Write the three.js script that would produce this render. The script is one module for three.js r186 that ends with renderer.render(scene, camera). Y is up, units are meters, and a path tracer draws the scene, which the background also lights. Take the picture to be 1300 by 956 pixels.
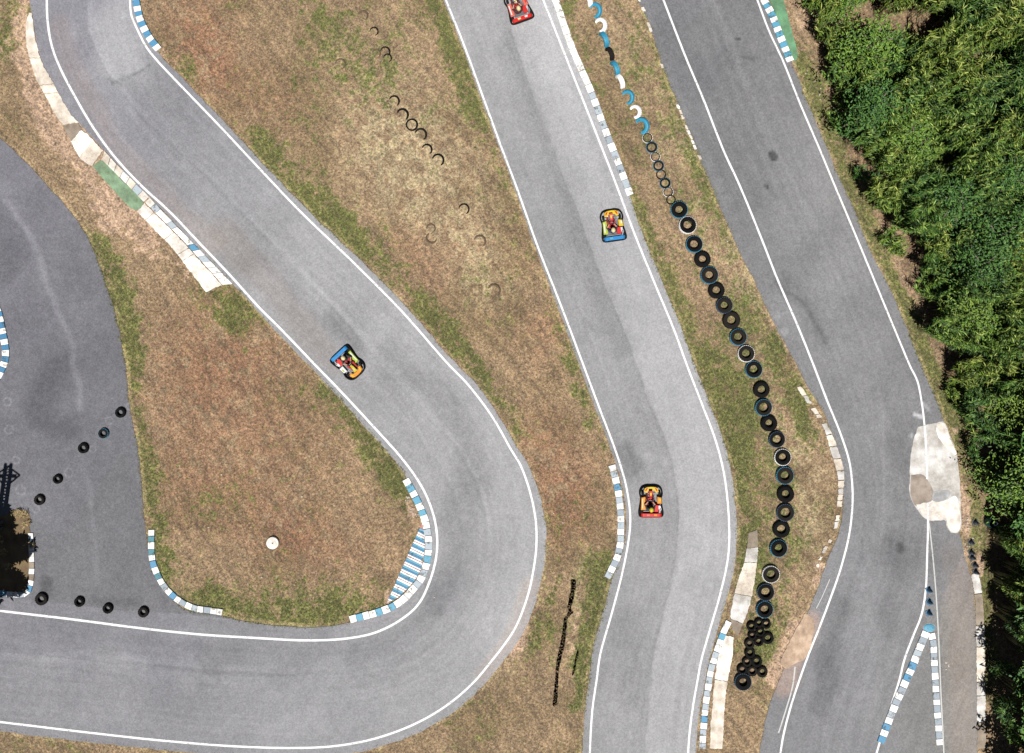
import * as THREE from 'three';
import { mergeGeometries } from 'three/addons/utils/BufferGeometryUtils.js';
import { MarchingCubes } from 'three/addons/objects/MarchingCubes.js';
import { RoundedBoxGeometry } from 'three/addons/geometries/RoundedBoxGeometry.js';

// ---------------------------------------------------------------- camera, sky, sun, exposure
// straight-down drone view; 21 photo pixels = 1 m on the ground, nadir at photo pixel (650, 433)
const S = 21, NX = 650, NY = 433, CAMH = 47.6;
const scene = new THREE.Scene();
const camera = new THREE.PerspectiveCamera(2 * Math.atan(478 / 1000) * 180 / Math.PI, 1300 / 956, 0.5, 900);
camera.position.set(0, CAMH, 0);
camera.up.set(0, 0, -1);
camera.lookAt(0, 0, 0);
camera.setViewOffset(1300, 956, 0, 45, 1300, 956);
{ // clear summer sky
  const w = 128, h = 64, d = new Float32Array(w * h * 4);
  for (let y = 0; y < h; y++) {
    const e = ((y + 0.5) / h - 0.5) * Math.PI, t = Math.max(0, Math.sin(e)), k = Math.pow(1 - t, 3);
    for (let x = 0; x < w; x++) {
      const i = (y * w + x) * 4;
      d[i] = 0.038 + 0.09 * k; d[i + 1] = 0.052 + 0.09 * k; d[i + 2] = 0.082 + 0.075 * k; d[i + 3] = 1;
      if (e < 0) { d[i] = 0.045; d[i + 1] = 0.04; d[i + 2] = 0.03; }
    }
  }
  const sky = new THREE.DataTexture(d, w, h, THREE.RGBAFormat, THREE.FloatType);
  sky.mapping = THREE.EquirectangularReflectionMapping; sky.magFilter = THREE.LinearFilter; sky.needsUpdate = true;
  scene.background = sky; scene.environment = sky;
}
const sun = new THREE.DirectionalLight(new THREE.Color(1, 0.97, 0.935), 5);
sun.position.set(-0.06 * 90, 90, 0.43 * 90);
sun.castShadow = true; sun.shadow.mapSize.set(4096, 4096);
Object.assign(sun.shadow.camera, { left: -45, right: 45, top: 45, bottom: -45, near: 1, far: 220 });
scene.add(sun, sun.target);
const renderer = new THREE.WebGLRenderer({ antialias: true });
renderer.toneMapping = THREE.LinearToneMapping;
renderer.toneMappingExposure = 2.0;
renderer.shadowMap.enabled = true;
const K = 2.0 * 1.45;               // seen brightness of a sunlit flat surface / its base colour

// ---------------------------------------------------------------- helpers
function rng(seed) { let a = seed >>> 0; return () => { a = (a + 0x6D2B79F5) | 0; let t = Math.imul(a ^ (a >>> 15), 1 | a); t = (t + Math.imul(t ^ (t >>> 7), 61 | t)) ^ t; return ((t ^ (t >>> 14)) >>> 0) / 4294967296; }; }
function hash(x, y) { let h = Math.imul(x, 374761393) + Math.imul(y, 668265263) | 0; h = Math.imul(h ^ (h >>> 13), 1274126177); return ((h ^ (h >>> 16)) >>> 0) / 4294967296; }
function vn(x, y) { const xi = Math.floor(x), yi = Math.floor(y); let u = x - xi, v = y - yi; u = u * u * (3 - 2 * u); v = v * v * (3 - 2 * v); const a = hash(xi, yi), b = hash(xi + 1, yi), c = hash(xi, yi + 1), d = hash(xi + 1, yi + 1); return a + (b - a) * u + (c - a) * v + (a - b - c + d) * u * v; }
function fbm(x, y, o) { let s = 0, a = 0.5, n = 0; for (let i = 0; i < o; i++) { s += a * vn(x, y); n += a; a *= 0.5; x = x * 2.03 + 17.3; y = y * 2.03 + 9.1; } return s / n; }
const clamp = (x, a = 0, b = 1) => x < a ? a : x > b ? b : x;
const smooth = (a, b, x) => { const t = clamp((x - a) / (b - a)); return t * t * (3 - 2 * t); };
const X = px => (px - NX) / S, Z = py => (py - NY) / S;
const s2l = c => c <= 0.04045 ? c / 12.92 : Math.pow((c + 0.055) / 1.055, 2.4);
const l2s = c => c <= 0.0031308 ? c * 12.92 : 1.055 * Math.pow(c, 1 / 2.4) - 0.055;
// base colour of a thing that looks (r, g, b) out of 255 when flat in the sun
const seen = (r, g, b) => new THREE.Color().setRGB(s2l(r / 255) / K, s2l(g / 255) / K, s2l(b / 255) / K);
const std = (color, roughness = 0.8, o = {}) => new THREE.MeshStandardMaterial({ color, roughness, side: THREE.DoubleSide, ...o });
const rgb = (r, g, b) => new THREE.Color().setRGB(r, g, b);

function curve(pts, step = 5) {       // smooth polyline through pixel points
  const c = new THREE.CatmullRomCurve3(pts.map(p => new THREE.Vector3(p[0], p[1], 0)), false, 'centripetal');
  const n = Math.max(2, Math.round(c.getLength() / step));
  return c.getSpacedPoints(n).map(p => [p.x, p.y]);
}
function offset(pts, d) {             // positive d: to the right in the picture for a path going down
  return pts.map((p, i) => {
    const a = pts[Math.max(0, i - 1)], b = pts[Math.min(pts.length - 1, i + 1)];
    let dx = b[0] - a[0], dy = b[1] - a[1]; const l = Math.hypot(dx, dy) || 1;
    const dd = typeof d === 'function' ? d(p, i / (pts.length - 1)) : d;
    return [p[0] + dy / l * dd, p[1] - dx / l * dd];
  });
}
const ragged = (pts, amp, f = 0.12, seed = 0) => offset(pts, p => (fbm(p[0] * f + seed, p[1] * f - seed, 3) - 0.5) * 2 * amp);
function inPoly(poly, x, y) { let r = false; for (let i = 0, j = poly.length - 1; i < poly.length; j = i++) { const a = poly[i], b = poly[j]; if ((a[1] > y) !== (b[1] > y) && x < (b[0] - a[0]) * (y - a[1]) / (b[1] - a[1]) + a[0]) r = !r; } return r; }
const taken = {};
function numbered(n) { const k = taken[n] = (taken[n] ?? -1) + 1; return k ? n + '_' + String(k).padStart(3, '0') : n; }
function mesh(name, geo, mat, parent) { const m = new THREE.Mesh(geo, mat); m.name = name; m.castShadow = m.receiveShadow = true; (parent || scene).add(m); return m; }
function tag(o, label, category, group) { o.userData.label = label; o.userData.category = category; if (group) o.userData.group = group; return o; }
function thing(name, label, category, x, z, turn = 0, group, y = 0) { const o = new THREE.Group(); o.name = numbered(name); o.position.set(x, y, z); o.rotation.y = turn; scene.add(o); return tag(o, label, category, group); }
function structure(name, geo, mat, label, parent) { const m = mesh(parent ? name : numbered(name), geo, mat, parent); if (!parent) { m.userData.kind = 'structure'; if (label) m.userData.label = label; } return m; }
// planar texture frame of the whole site, in photo pixels
const PX0 = -130, PY0 = -70, PW = 1560, PH = 1140;
function planarUV(geo, tile) {        // uv from world x, z
  const p = geo.attributes.position, uv = new Float32Array(p.count * 2);
  for (let i = 0; i < p.count; i++) {
    if (tile) { uv[2 * i] = p.getX(i) / tile; uv[2 * i + 1] = p.getZ(i) / tile; }
    else { uv[2 * i] = (p.getX(i) * S + NX - PX0) / PW; uv[2 * i + 1] = (p.getZ(i) * S + NY - PY0) / PH; }
  }
  geo.setAttribute('uv', new THREE.BufferAttribute(uv, 2)); return geo;
}
function sheet(poly, top, depth = 0.09, holes = []) {   // flat slab with a skirt, outline in pixels
  const sh = new THREE.Shape(poly.map(p => new THREE.Vector2(X(p[0]), -Z(p[1]))));
  for (const h of holes) sh.holes.push(new THREE.Path(h.map(p => new THREE.Vector2(X(p[0]), -Z(p[1])))));
  const g = depth ? new THREE.ExtrudeGeometry(sh, { depth, bevelEnabled: false }) : new THREE.ShapeGeometry(sh);
  g.rotateX(-Math.PI / 2); g.translate(0, top - depth, 0); return g;
}
function ribbon(pts, w, y) {          // thin painted line
  const a = offset(pts, p => w / 2 * (0.93 + 0.14 * vn(p[0] * 0.3, p[1] * 0.3))), b = offset(pts, p => -w / 2 * (0.93 + 0.14 * vn(p[1] * 0.3, p[0] * 0.3)));
  const pos = [], idx = [];
  for (let i = 0; i < pts.length; i++) { pos.push(X(a[i][0]), y, Z(a[i][1]), X(b[i][0]), y, Z(b[i][1])); if (i) { const k = 2 * i; idx.push(k - 2, k, k - 1, k - 1, k, k + 1); } }
  const g = new THREE.BufferGeometry(); g.setAttribute('position', new THREE.Float32BufferAttribute(pos, 3)); g.setIndex(idx); g.computeVertexNormals();
  if (g.attributes.normal.getY(0) < 0) { for (let i = 0; i < idx.length; i += 3) { const t = idx[i]; idx[i] = idx[i + 1]; idx[i + 1] = t; } g.setIndex(idx); g.computeVertexNormals(); }
  return planarUV(g, 2.3);
}

// ---------------------------------------------------------------- the lay-out, in photo pixels
const t1R = curve([[163, -70], [164.5, -30], [165.5, 0], [167.5, 20], [175, 38], [185, 58], [198, 75], [228, 107], [279, 160], [330, 214.5], [383.5, 270.6], [447, 331.5], [510, 395], [568, 461], [594, 488], [624.6, 528.5], [649, 571], [661, 591], [673, 625], [680, 660], [681, 690], [678.5, 715], [670.5, 754], [655, 795], [638, 821], [624.6, 838], [602, 865], [570, 893], [530, 917], [480, 936], [430, 946], [380, 949], [300, 947], [200, 939], [100, 928], [0, 916], [-140, 900]]);
const t1L = curve([[60, -70], [60, 0], [61.4, 30.5], [67, 61], [79, 91], [96.4, 124], [119, 162.4], [147, 200.5], [178, 234], [216, 269], [254, 309], [292, 349], [330, 391], [358, 419], [402, 465], [434, 498], [472, 539], [508, 579], [531, 610], [546, 640], [554, 671], [554.5, 702], [546, 736.5], [531, 767], [508, 787], [477, 802.5], [442, 810], [391, 812.6], [325, 809.5], [254, 805], [178, 797], [89, 785.5], [0, 775], [-140, 757]]);
const t2L = curve([[540, -70], [566, 0], [586.6, 51], [614.6, 127], [635, 183], [654, 233], [683, 314], [711, 385], [740, 462], [759, 513], [782, 574], [793.6, 612], [799, 643], [800, 664], [796, 697], [787, 739], [774.6, 785], [762, 830], [757, 865], [752, 900], [749, 950], [748, 1070]]);
const t2R = curve([[662, -70], [689.5, 0], [718.7, 73.6], [754, 162.5], [782, 234], [805, 296], [833, 364.6], [856, 420], [872, 464], [891, 513], [909, 561.6], [919, 602], [924, 643], [925.6, 685], [923, 713.7], [914, 754], [901.5, 797.5], [890, 838], [885, 865], [879, 900], [874, 945], [872, 1070]]);
const t3L = curve([[815, -70], [842, 0], [868.5, 68.5], [894, 129.5], [919, 193], [938, 234], [968, 307], [986, 353], [1012, 413], [1033, 465], [1049, 507], [1067, 551.5], [1077.7, 585.5], [1081.6, 617], [1081.6, 643], [1077.7, 678], [1067, 721], [1051.5, 765.5], [1038.5, 799.5], [1025, 833.5], [1013.6, 865.5], [1002, 902], [992, 945], [980, 1070]]);
const t3R = curve([[934, -70], [961, 0], [975.7, 39], [994, 78.5], [1015, 131], [1038.5, 185.7], [1059, 235], [1085.5, 298], [1117, 374], [1143, 436.6], [1155, 465], [1164, 483.5], [1169, 507], [1173, 538.5], [1175.8, 591], [1177.6, 661], [1176.5, 705], [1174.5, 750], [1169, 781], [1158.8, 807], [1148, 836], [1140.5, 865.5], [1131, 895], [1120, 930], [1100, 1000], [1085, 1070]]);
const t3B = curve([[1179, 663.5], [1183.6, 705], [1187.5, 750], [1190, 790], [1192, 830], [1194, 880], [1197, 940], [1202, 1070]]);
const pathUpTo = (pts, f) => pts.filter(f);

const t1Ledge = [...curve([[37, -70], [38, 0], [41, 16], [46, 48], [55, 81], [67, 103], [79, 126], [94, 150], [109, 165], [132, 190], [152, 211], [176, 236], [212, 273], [250, 313], [287, 352], [322, 389], [351, 421], [396, 468], [428, 502], [465, 544], [499, 582], [516, 606], [531, 638], [541, 672], [542, 700], [535, 733], [515, 758], [480, 777], [445, 790], [396, 796], [330, 791.5], [287, 785], [240, 780], [150, 774], [60, 763], [0, 756], [-140, 738]], 6)];
const t1Redge = offset(t1R, (p, t) => 8 + 4 * smooth(560, 680, p[1]));
const T1 = [...ragged(t1Ledge, 1.2, 0.12, 3), ...ragged(t1Redge, 1.6, 0.12, 8).reverse()];
const pitEdge = curve([[-140, 60], [-60, 135], [0, 175], [25, 198], [43, 216], [62, 238], [76, 253], [99, 281], [114, 306], [127, 339], [139.6, 375], [150, 413], [156, 445], [161, 475], [163, 500], [167.5, 531], [175, 569], [179, 602], [181.5, 638], [185, 671], [190, 700], [195, 724], [204, 742], [217, 759], [236, 773], [262, 778], [287, 783], [330, 795]], 6);
const PIT = [...ragged(pitEdge, 1.3, 0.12, 12), [330, 803], [178, 805], [0, 790], [-140, 780]];
const T2 = [...ragged(offset(t2L, p => -3 - 2 * smooth(200, 500, p[1]) - 6 * smooth(690, 745, p[1]) + 1.5 * smooth(800, 860, p[1])), 1.1, 0.12, 21), ...ragged(offset(t2R, p => 11 - 1.5 * smooth(240, 300, p[1])), 1.4, 0.12, 25).reverse()];
const t3Ledge = curve([[782, -70], [810, 0], [823, 28], [843, 89], [868.5, 152], [894, 216], [901.5, 232], [927, 293.5], [957, 357], [983.5, 413], [1010, 461], [1025, 491], [1043.7, 520], [1052, 541], [1064.6, 575], [1070, 606.5], [1070, 640], [1065, 675], [1051.5, 708], [1030.6, 765.5], [1020, 790], [1000, 836], [988, 866], [975, 900], [965, 950], [950, 1070]], 6);
const t3Redge = curve([[950, -70], [975, 0], [990, 40], [1008, 86], [1023, 125.5], [1041, 167], [1064.6, 225], [1083, 264], [1101, 311], [1125, 358], [1143, 397], [1158.8, 436.6], [1171, 468], [1179.7, 488.8], [1190, 512], [1198, 536], [1212, 577.7], [1217, 614], [1217, 669], [1223, 700], [1232, 734], [1236, 763], [1239, 807], [1240, 865.5], [1241, 950], [1243, 1070]], 6);
const T3 = [...ragged(t3Ledge, 1.5, 0.12, 31), ...ragged(t3Redge, 1.2, 0.12, 37).reverse()];
const SLAB = curve([[1165, 542], [1187.5, 537], [1198, 536], [1206, 555], [1213.7, 575], [1217.6, 612], [1219, 643], [1217.6, 674.5], [1207, 676], [1200.6, 666], [1200, 660.5], [1177, 660], [1161, 642], [1155, 630], [1154.5, 600], [1155.6, 577.7], [1160, 557], [1165, 542]], 4).slice(0, -1);
const thicketEdge = [[1018, -70], [1024, 0], [1034, 60], [1044, 100], [1056, 150], [1074, 200], [1096, 240], [1120, 300], [1144, 340], [1166, 400], [1188, 450], [1208, 500], [1230, 560], [1250, 620], [1258, 700], [1260, 760], [1262, 865], [1264, 1070]];
const thicketX = y => { for (let i = 1; i < thicketEdge.length; i++) if (y <= thicketEdge[i][1]) { const a = thicketEdge[i - 1], b = thicketEdge[i]; return a[0] + (b[0] - a[0]) * (y - a[1]) / (b[1] - a[1]); } return 1264; };

// mask of paved ground, one cell per photo pixel
const mask = new Uint8Array(PW * PH);
function fill(poly, v) {
  for (let y = 0; y < PH; y++) {
    const py = y + PY0 + 0.5, xs = [];
    for (let i = 0, j = poly.length - 1; i < poly.length; j = i++) { const a = poly[i], b = poly[j]; if ((a[1] > py) !== (b[1] > py)) xs.push((b[0] - a[0]) * (py - a[1]) / (b[1] - a[1]) + a[0]); }
    xs.sort((a, b) => a - b);
    for (let k = 0; k + 1 < xs.length; k += 2) for (let x = Math.max(0, Math.ceil(xs[k] - PX0)); x < Math.min(PW, xs[k + 1] - PX0); x++) mask[y * PW + x] = v;
  }
}
fill(PIT, 4); fill(T1, 1); fill(T2, 2); fill(T3, 3); fill(SLAB, 5);
const paved = (px, py) => { const x = Math.round(px - PX0), y = Math.round(py - PY0); return x >= 0 && y >= 0 && x < PW && y < PH ? mask[y * PW + x] : 0; };

// low-resolution grid of stroke strengths (distance to paths), every 3 px
function strokeGrid(strokes, step = 3) {
  const w = Math.ceil(PW / step) + 2, h = Math.ceil(PH / step) + 2, grids = strokes.map(() => new Float32Array(w * h).fill(0));
  strokes.forEach((s, k) => {
    const pts = s.pts, g = grids[k], R = s.w + s.soft + 12;
    let x0 = 1e9, x1 = -1e9, y0 = 1e9, y1 = -1e9; for (const p of pts) { x0 = Math.min(x0, p[0]); x1 = Math.max(x1, p[0]); y0 = Math.min(y0, p[1]); y1 = Math.max(y1, p[1]); }
    for (let j = Math.max(0, Math.floor((y0 - R - PY0) / step)); j < Math.min(h, (y1 + R - PY0) / step); j++) for (let i = Math.max(0, Math.floor((x0 - R - PX0) / step)); i < Math.min(w, (x1 + R - PX0) / step); i++) {
      const px = i * step + PX0, py = j * step + PY0, x = px + (fbm(px * 0.03, py * 0.03, 2) - 0.5) * 2 * (s.warp ?? 6), y = py + (fbm(px * 0.03 + 50, py * 0.03, 2) - 0.5) * 2 * (s.warp ?? 6);
      let m = 1e9;
      for (let q = 1; q < pts.length; q++) { const a = pts[q - 1], b = pts[q], dx = b[0] - a[0], dy = b[1] - a[1], t = clamp(((x - a[0]) * dx + (y - a[1]) * dy) / (dx * dx + dy * dy)); const ex = x - a[0] - dx * t, ey = y - a[1] - dy * t; m = Math.min(m, ex * ex + ey * ey); }
      g[j * w + i] = 1 - smooth(s.w, s.w + s.soft, Math.sqrt(m));
    }
  });
  return (k, px, py) => { const fx = (px - PX0) / step, fy = (py - PY0) / step, i = fx | 0, j = fy | 0, u = fx - i, v = fy - j, g = grids[k], o = j * w + i; return (g[o] * (1 - u) + g[o + 1] * u) * (1 - v) + (g[o + w] * (1 - u) + g[o + w + 1] * u) * v; };
}
function dataTex(w, h, fn, srgb = true) {
  const d = new Uint8Array(w * h * 4), o = [0, 0, 0];
  for (let y = 0; y < h; y++) for (let x = 0; x < w; x++) { fn(x, y, o); const i = (y * w + x) * 4; d[i] = clamp(o[0], 0, 255); d[i + 1] = clamp(o[1], 0, 255); d[i + 2] = clamp(o[2], 0, 255); d[i + 3] = 255; }
  const t = new THREE.DataTexture(d, w, h); t.magFilter = THREE.LinearFilter; t.minFilter = THREE.LinearMipmapLinearFilter; t.generateMipmaps = true; t.wrapS = t.wrapT = THREE.RepeatWrapping;
  if (srgb) t.colorSpace = THREE.SRGBColorSpace; t.needsUpdate = true; return t;
}
const enc = (r, g, b, o) => { // looks-like 0..255 sRGB -> base colour, sRGB coded
  o[0] = l2s(s2l(clamp(r, 0, 255) / 255) / K) * 255; o[1] = l2s(s2l(clamp(g, 0, 255) / 255) / K) * 255; o[2] = l2s(s2l(clamp(b, 0, 255) / 255) / K) * 255;
};
const LUT = new Float32Array(2048); for (let i = 0; i < 2048; i++) LUT[i] = l2s(s2l(i / 2047) / K) * 255;
const encF = (r, g, b, o) => { o[0] = LUT[clamp(r * 8.027, 0, 2047) | 0]; o[1] = LUT[clamp(g * 8.027, 0, 2047) | 0]; o[2] = LUT[clamp(b * 8.027, 0, 2047) | 0]; };

// ---------------------------------------------------------------- turf colours
// blobs: x, y, rx, ry, turn (deg), strength
const GREEN = [[22, 22, 30, 26, 0, .8], [8, 55, 26, 16, 0, .6], [242, 88, 10, 22, -35, .9], [345, 195, 20, 34, -40, .7], [330, 178, 12, 16, -40, .6], [405, 262, 16, 46, -42, 1], [440, 290, 14, 34, -42, .9], [352, 232, 9, 20, -42, .7], [490, 340, 16, 30, -40, .5], [548, 398, 12, 44, -38, .9], [575, 440, 10, 30, -35, .9], [606, 470, 9, 36, -35, .8], [640, 520, 9, 32, -32, .7], [568, 45, 12, 70, -20, 1.1], [600, 120, 11, 40, -20, .9], [628, 200, 7, 60, -20, .4], [722, 440, 11, 60, -22, .6], [748, 520, 9, 40, -22, .5], [430, 60, 46, 60, 0, .45], [480, 95, 40, 36, 0, .4], [500, 40, 30, 20, 0, .2], [400, 20, 20, 20, 0, .3],
  [150, 380, 16, 48, -18, 1.1], [163, 430, 12, 40, -10, .9], [130, 320, 14, 26, -25, .8], [205, 310, 16, 12, 0, .4], [300, 396, 34, 24, 30, 1], [205, 690, 12, 28, 0, 1], [210, 720, 12, 22, -20, .9], [268, 762, 24, 14, 15, 1], [330, 775, 70, 16, 6, .8], [420, 775, 60, 20, -5, .75], [400, 745, 60, 20, 0, .4], [470, 560, 34, 20, 48, 1], [500, 600, 14, 26, -30, .9], [445, 520, 22, 14, 45, .7], [515, 650, 7, 40, -15, .5], [415, 485, 12, 26, -45, .6], [180, 560, 9, 60, -6, .6], [190, 620, 10, 40, 0, .5],
  [757, 800, 12, 60, 12, 1.2], [745, 840, 12, 40, 10, .9], [752, 750, 14, 34, 12, .8], [690, 800, 22, 40, 15, .5], [700, 700, 10, 40, 0, .3], [726, 10, 10, 14, 0, .9],
  [735, 60, 7, 50, -22, .5], [870, 120, 16, 90, -24, .6], [895, 230, 14, 50, -20, .5], [845, 60, 12, 40, -20, .4], [800, 260, 10, 40, -24, .8], [835, 330, 9, 50, -24, .9], [870, 420, 9, 50, -24, .8], [925, 510, 30, 40, -20, .7], [905, 470, 16, 30, -20, .8], [935, 560, 12, 50, -14, .6], [945, 640, 10, 60, -4, .5], [1002, 490, 12, 46, -28, .9], [1020, 540, 8, 26, -28, .7], [985, 440, 9, 30, -28, .6], [940, 400, 16, 30, -20, .3], [955, 720, 16, 40, 10, .9], [985, 790, 10, 40, 12, .6], [1000, 640, 14, 60, 0, .35], [970, 830, 20, 30, 0, .5],
  [1030, 115, 12, 40, -22, 1], [1052, 165, 10, 34, -22, 1], [1078, 240, 9, 30, -22, .9], [1105, 300, 9, 30, -25, .9], [1140, 370, 9, 34, -25, .9], [1165, 430, 9, 30, -25, .9], [1188, 490, 9, 30, -20, .9], [1215, 545, 9, 26, -20, .8], [1240, 660, 12, 30, 0, .7], [1250, 740, 9, 40, 0, .7], [1256, 840, 8, 50, 0, .9],
  [845, 140, 30, 150, -23, .24], [915, 330, 36, 150, -24, .18], [950, 520, 30, 140, -18, .24], [970, 680, 30, 120, 0, .16], [300, 640, 90, 60, 0, .12], [1040, 130, 12, 70, -22, .5], [1110, 300, 12, 90, -25, .5], [1180, 470, 12, 80, -22, .5], [1230, 620, 9, 60, -5, .4]];
const RED = [[250, 40, 50, 60, 0, .8], [270, 90, 40, 40, 0, .6], [350, 130, 60, 50, 0, .4], [700, 640, 50, 60, 0, .6], [690, 560, 40, 50, -20, .6], [300, 430, 100, 60, 0, .7], [260, 500, 80, 60, 0, .6], [350, 560, 90, 60, 0, .5], [300, 640, 90, 50, 0, .5], [400, 690, 80, 50, 0, .6], [230, 600, 50, 60, 0, .4], [560, 330, 60, 40, -30, .5], [520, 300, 30, 60, -40, .5], [690, 420, 40, 40, 0, .6], [660, 320, 30, 40, 0, .4], [580, 80, 40, 60, -15, .35], [730, 640, 30, 50, 0, .5], [370, 680, 20, 20, 0, .9]];
const STRAW = [[490, 170, 60, 80, -25, .9], [530, 240, 60, 60, -30, .8], [590, 320, 40, 50, -35, .9], [430, 90, 40, 50, 0, .4], [610, 370, 30, 20, 0, .6], [740, 740, 10, 40, 8, .7], [732, 770, 12, 36, 10, .7], [640, 830, 20, 40, 40, .4], [1000, 470, 16, 60, -28, .4], [1030, 660, 24, 60, 0, .5], [1020, 590, 20, 40, -10, .4], [960, 380, 14, 60, -24, .5], [880, 200, 20, 60, -24, .3], [790, 60, 20, 60, -22, .35], [225, 85, 20, 20, 0, .3], [850, 130, 26, 150, -23, .5], [915, 320, 30, 150, -24, .5], [985, 500, 26, 120, -18, .45], [1000, 650, 36, 120, 0, .5], [560, 130, 60, 120, -20, .35], [640, 300, 40, 120, -22, .3], [505, 420, 8, 50, -42, .5], [455, 325, 6, 50, -43, .5]];
const SOIL = [[60, 120, 22, 80, -32, 1.7], [100, 190, 22, 60, -38, 1.8], [150, 250, 30, 44, -40, 1.7], [182, 290, 24, 34, -40, 1.2], [36, 60, 14, 60, -6, 1.3], [130, 280, 14, 16, 0, .6], [205, 65, 8, 10, 0, .7], [230, 340, 40, 16, 45, .5], [665, 775, 9, 50, 14, .8], [650, 815, 9, 30, 32, .8], [1010, 815, 20, 44, 18, 1.2], [1000, 850, 22, 30, 10, 1], [1040, 720, 8, 40, 20, .8], [1120, 270, 16, 18, 0, .8], [1140, 330, 16, 30, -25, .7], [1165, 380, 14, 24, 0, .7], [1200, 430, 14, 24, 0, .7], [1060, 100, 14, 14, 0, .6], [1020, 20, 16, 30, 0, .6], [1075, 190, 12, 20, -22, .6], [1226, 650, 8, 50, 0, 1], [1240, 720, 10, 40, 0, .8], [520, 650, 5, 20, -25, .9], [490, 757, 7, 9, 0, .8], [732, 800, 9, 40, 6, .7], [1215, 560, 8, 30, -20, .5], [905, 300, 5, 70, -24, .5], [1000, 445, 5, 50, -27, .6]];
const prep = L => L.map(b => { const a = b[4] * Math.PI / 180; const e = L === GREEN ? 1.25 : 1; return [b[0], b[1], Math.cos(a) / b[2] / e, Math.sin(a) / b[2] / e, Math.cos(a) / b[3] / e, Math.sin(a) / b[3] / e, b[5]]; });
function blobGrid(L, step = 4) {
  const w = Math.ceil(PW / step) + 2, h = Math.ceil(PH / step) + 2, g = new Float32Array(w * h), B = prep(L);
  for (let j = 0; j < h; j++) for (let i = 0; i < w; i++) {
    const px = i * step + PX0, py = j * step + PY0; let s = 0;
    for (const b of B) { const dx = px - b[0], dy = py - b[1], u = dx * b[2] + dy * b[3], v = -dx * b[5] + dy * b[4], q = u * u + v * v; if (q < 6) s += b[6] * Math.exp(-q); }
    g[j * w + i] = s;
  }
  return (px, py) => { const fx = clamp((px - PX0) / step, 0, w - 2), fy = clamp((py - PY0) / step, 0, h - 2), i = fx | 0, j = fy | 0, u = fx - i, v = fy - j, o = j * w + i; return (g[o] * (1 - u) + g[o + 1] * u) * (1 - v) + (g[o + w] * (1 - u) + g[o + w + 1] * u) * v; };
}
const gG = blobGrid(GREEN), gR = blobGrid(RED), gS = blobGrid(STRAW), gB = blobGrid(SOIL);
const mixc = (c, r, g, b, t) => { c[0] += (r - c[0]) * t; c[1] += (g - c[1]) * t; c[2] += (b - c[2]) * t; };
const tc = [0, 0, 0];
function turf(px, py, fine) {         // what the turf looks like at a pixel
  const wx = px + (vn(px * 0.05, py * 0.05) - 0.5) * 14, wy = py + (vn(px * 0.05 + 40, py * 0.05) - 0.5) * 14;
  const n1 = fbm(px * 0.02, py * 0.02, 3), n2 = fbm(px * 0.11 + 9, py * 0.11, 3), n3 = vn(px * 0.42, py * 0.42 + 30);
  tc[0] = 166; tc[1] = 140; tc[2] = 108;
  mixc(tc, 146, 123, 91, smooth(0.35, 0.7, n1));
  mixc(tc, 160, 117, 89, clamp(gR(wx, wy)) * smooth(0.24, 0.56, n2) * 0.9);
  mixc(tc, 200, 180, 142, clamp(gS(wx, wy)) * smooth(0.32, 0.6, n2) * 0.85);
  const ga = gG(wx, wy) + 0.22 * smooth(0.5, 0.75, n1); // green grows in clumps
  mixc(tc, 118, 126, 62, smooth(0.62 - 0.46 * clamp(ga * 1.15), 0.98 - 0.46 * clamp(ga * 1.15), n2 * 0.7 + n3 * 0.3) * (0.62 + 0.36 * n3)); // tufts with thatch between
  if (!paved(px, py) && (paved(px - 5, py) || paved(px + 5, py) || paved(px, py - 5) || paved(px, py + 5))) mixc(tc, 190, 168, 124, 0.6 * smooth(0.35, 0.6, n2)); // straw fringe along the tarmac
  mixc(tc, 201, 169, 141, smooth(0.75 - 0.62 * clamp(gB(wx, wy)), 1.0 - 0.62 * clamp(gB(wx, wy)), n2) * 0.95);
  const tx = thicketX(py); 
  mixc(tc, 146, 120, 90, smooth(0.3, 0.5, n2 + 0.35 * smooth(tx - 20, tx + 30, px) - 0.3) * smooth(tx - 14, tx + 12, px)); // dry fallen cane leaves
  if (fine) {
    const a = vn(px * 0.9, py * 0.9), b = vn(px * 0.38 + 7, py * 0.38), s = fbm((px * 0.8 - py * 0.6) * 0.16, (px * 0.6 + py * 0.8) * 0.035, 2), k = 1.02 + (a - 0.5) * 0.56 + (b - 0.5) * 0.3 + (s - 0.5) * 0.34;
    tc[0] *= k; tc[1] *= k; tc[2] *= k;
    if (a > 0.8) mixc(tc, 218, 202, 168, (a - 0.8) * 2.2);
    if (a < 0.24) mixc(tc, 84, 68, 40, (0.24 - a) * 2.2 * (0.4 + n2)); // bare roots and thatch between the tufts
  }
  return tc;
}
console.log('turf');
const TW = 2048, TH = Math.round(2048 * PH / PW);
const turfMap = dataTex(TW, TH, (x, y, o) => { const c = turf(PX0 + (x + 0.5) / TW * PW, PY0 + (y + 0.5) / TH * PH, true); encF(c[0], c[1], c[2], o); });
turfMap.wrapS = turfMap.wrapT = THREE.MirroredRepeatWrapping;
const lump = (n, f) => dataTex(n, n, (x, y, o) => { const q = f(x / n, y / n) * 255; o[0] = o[1] = o[2] = q; }, false);
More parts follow.
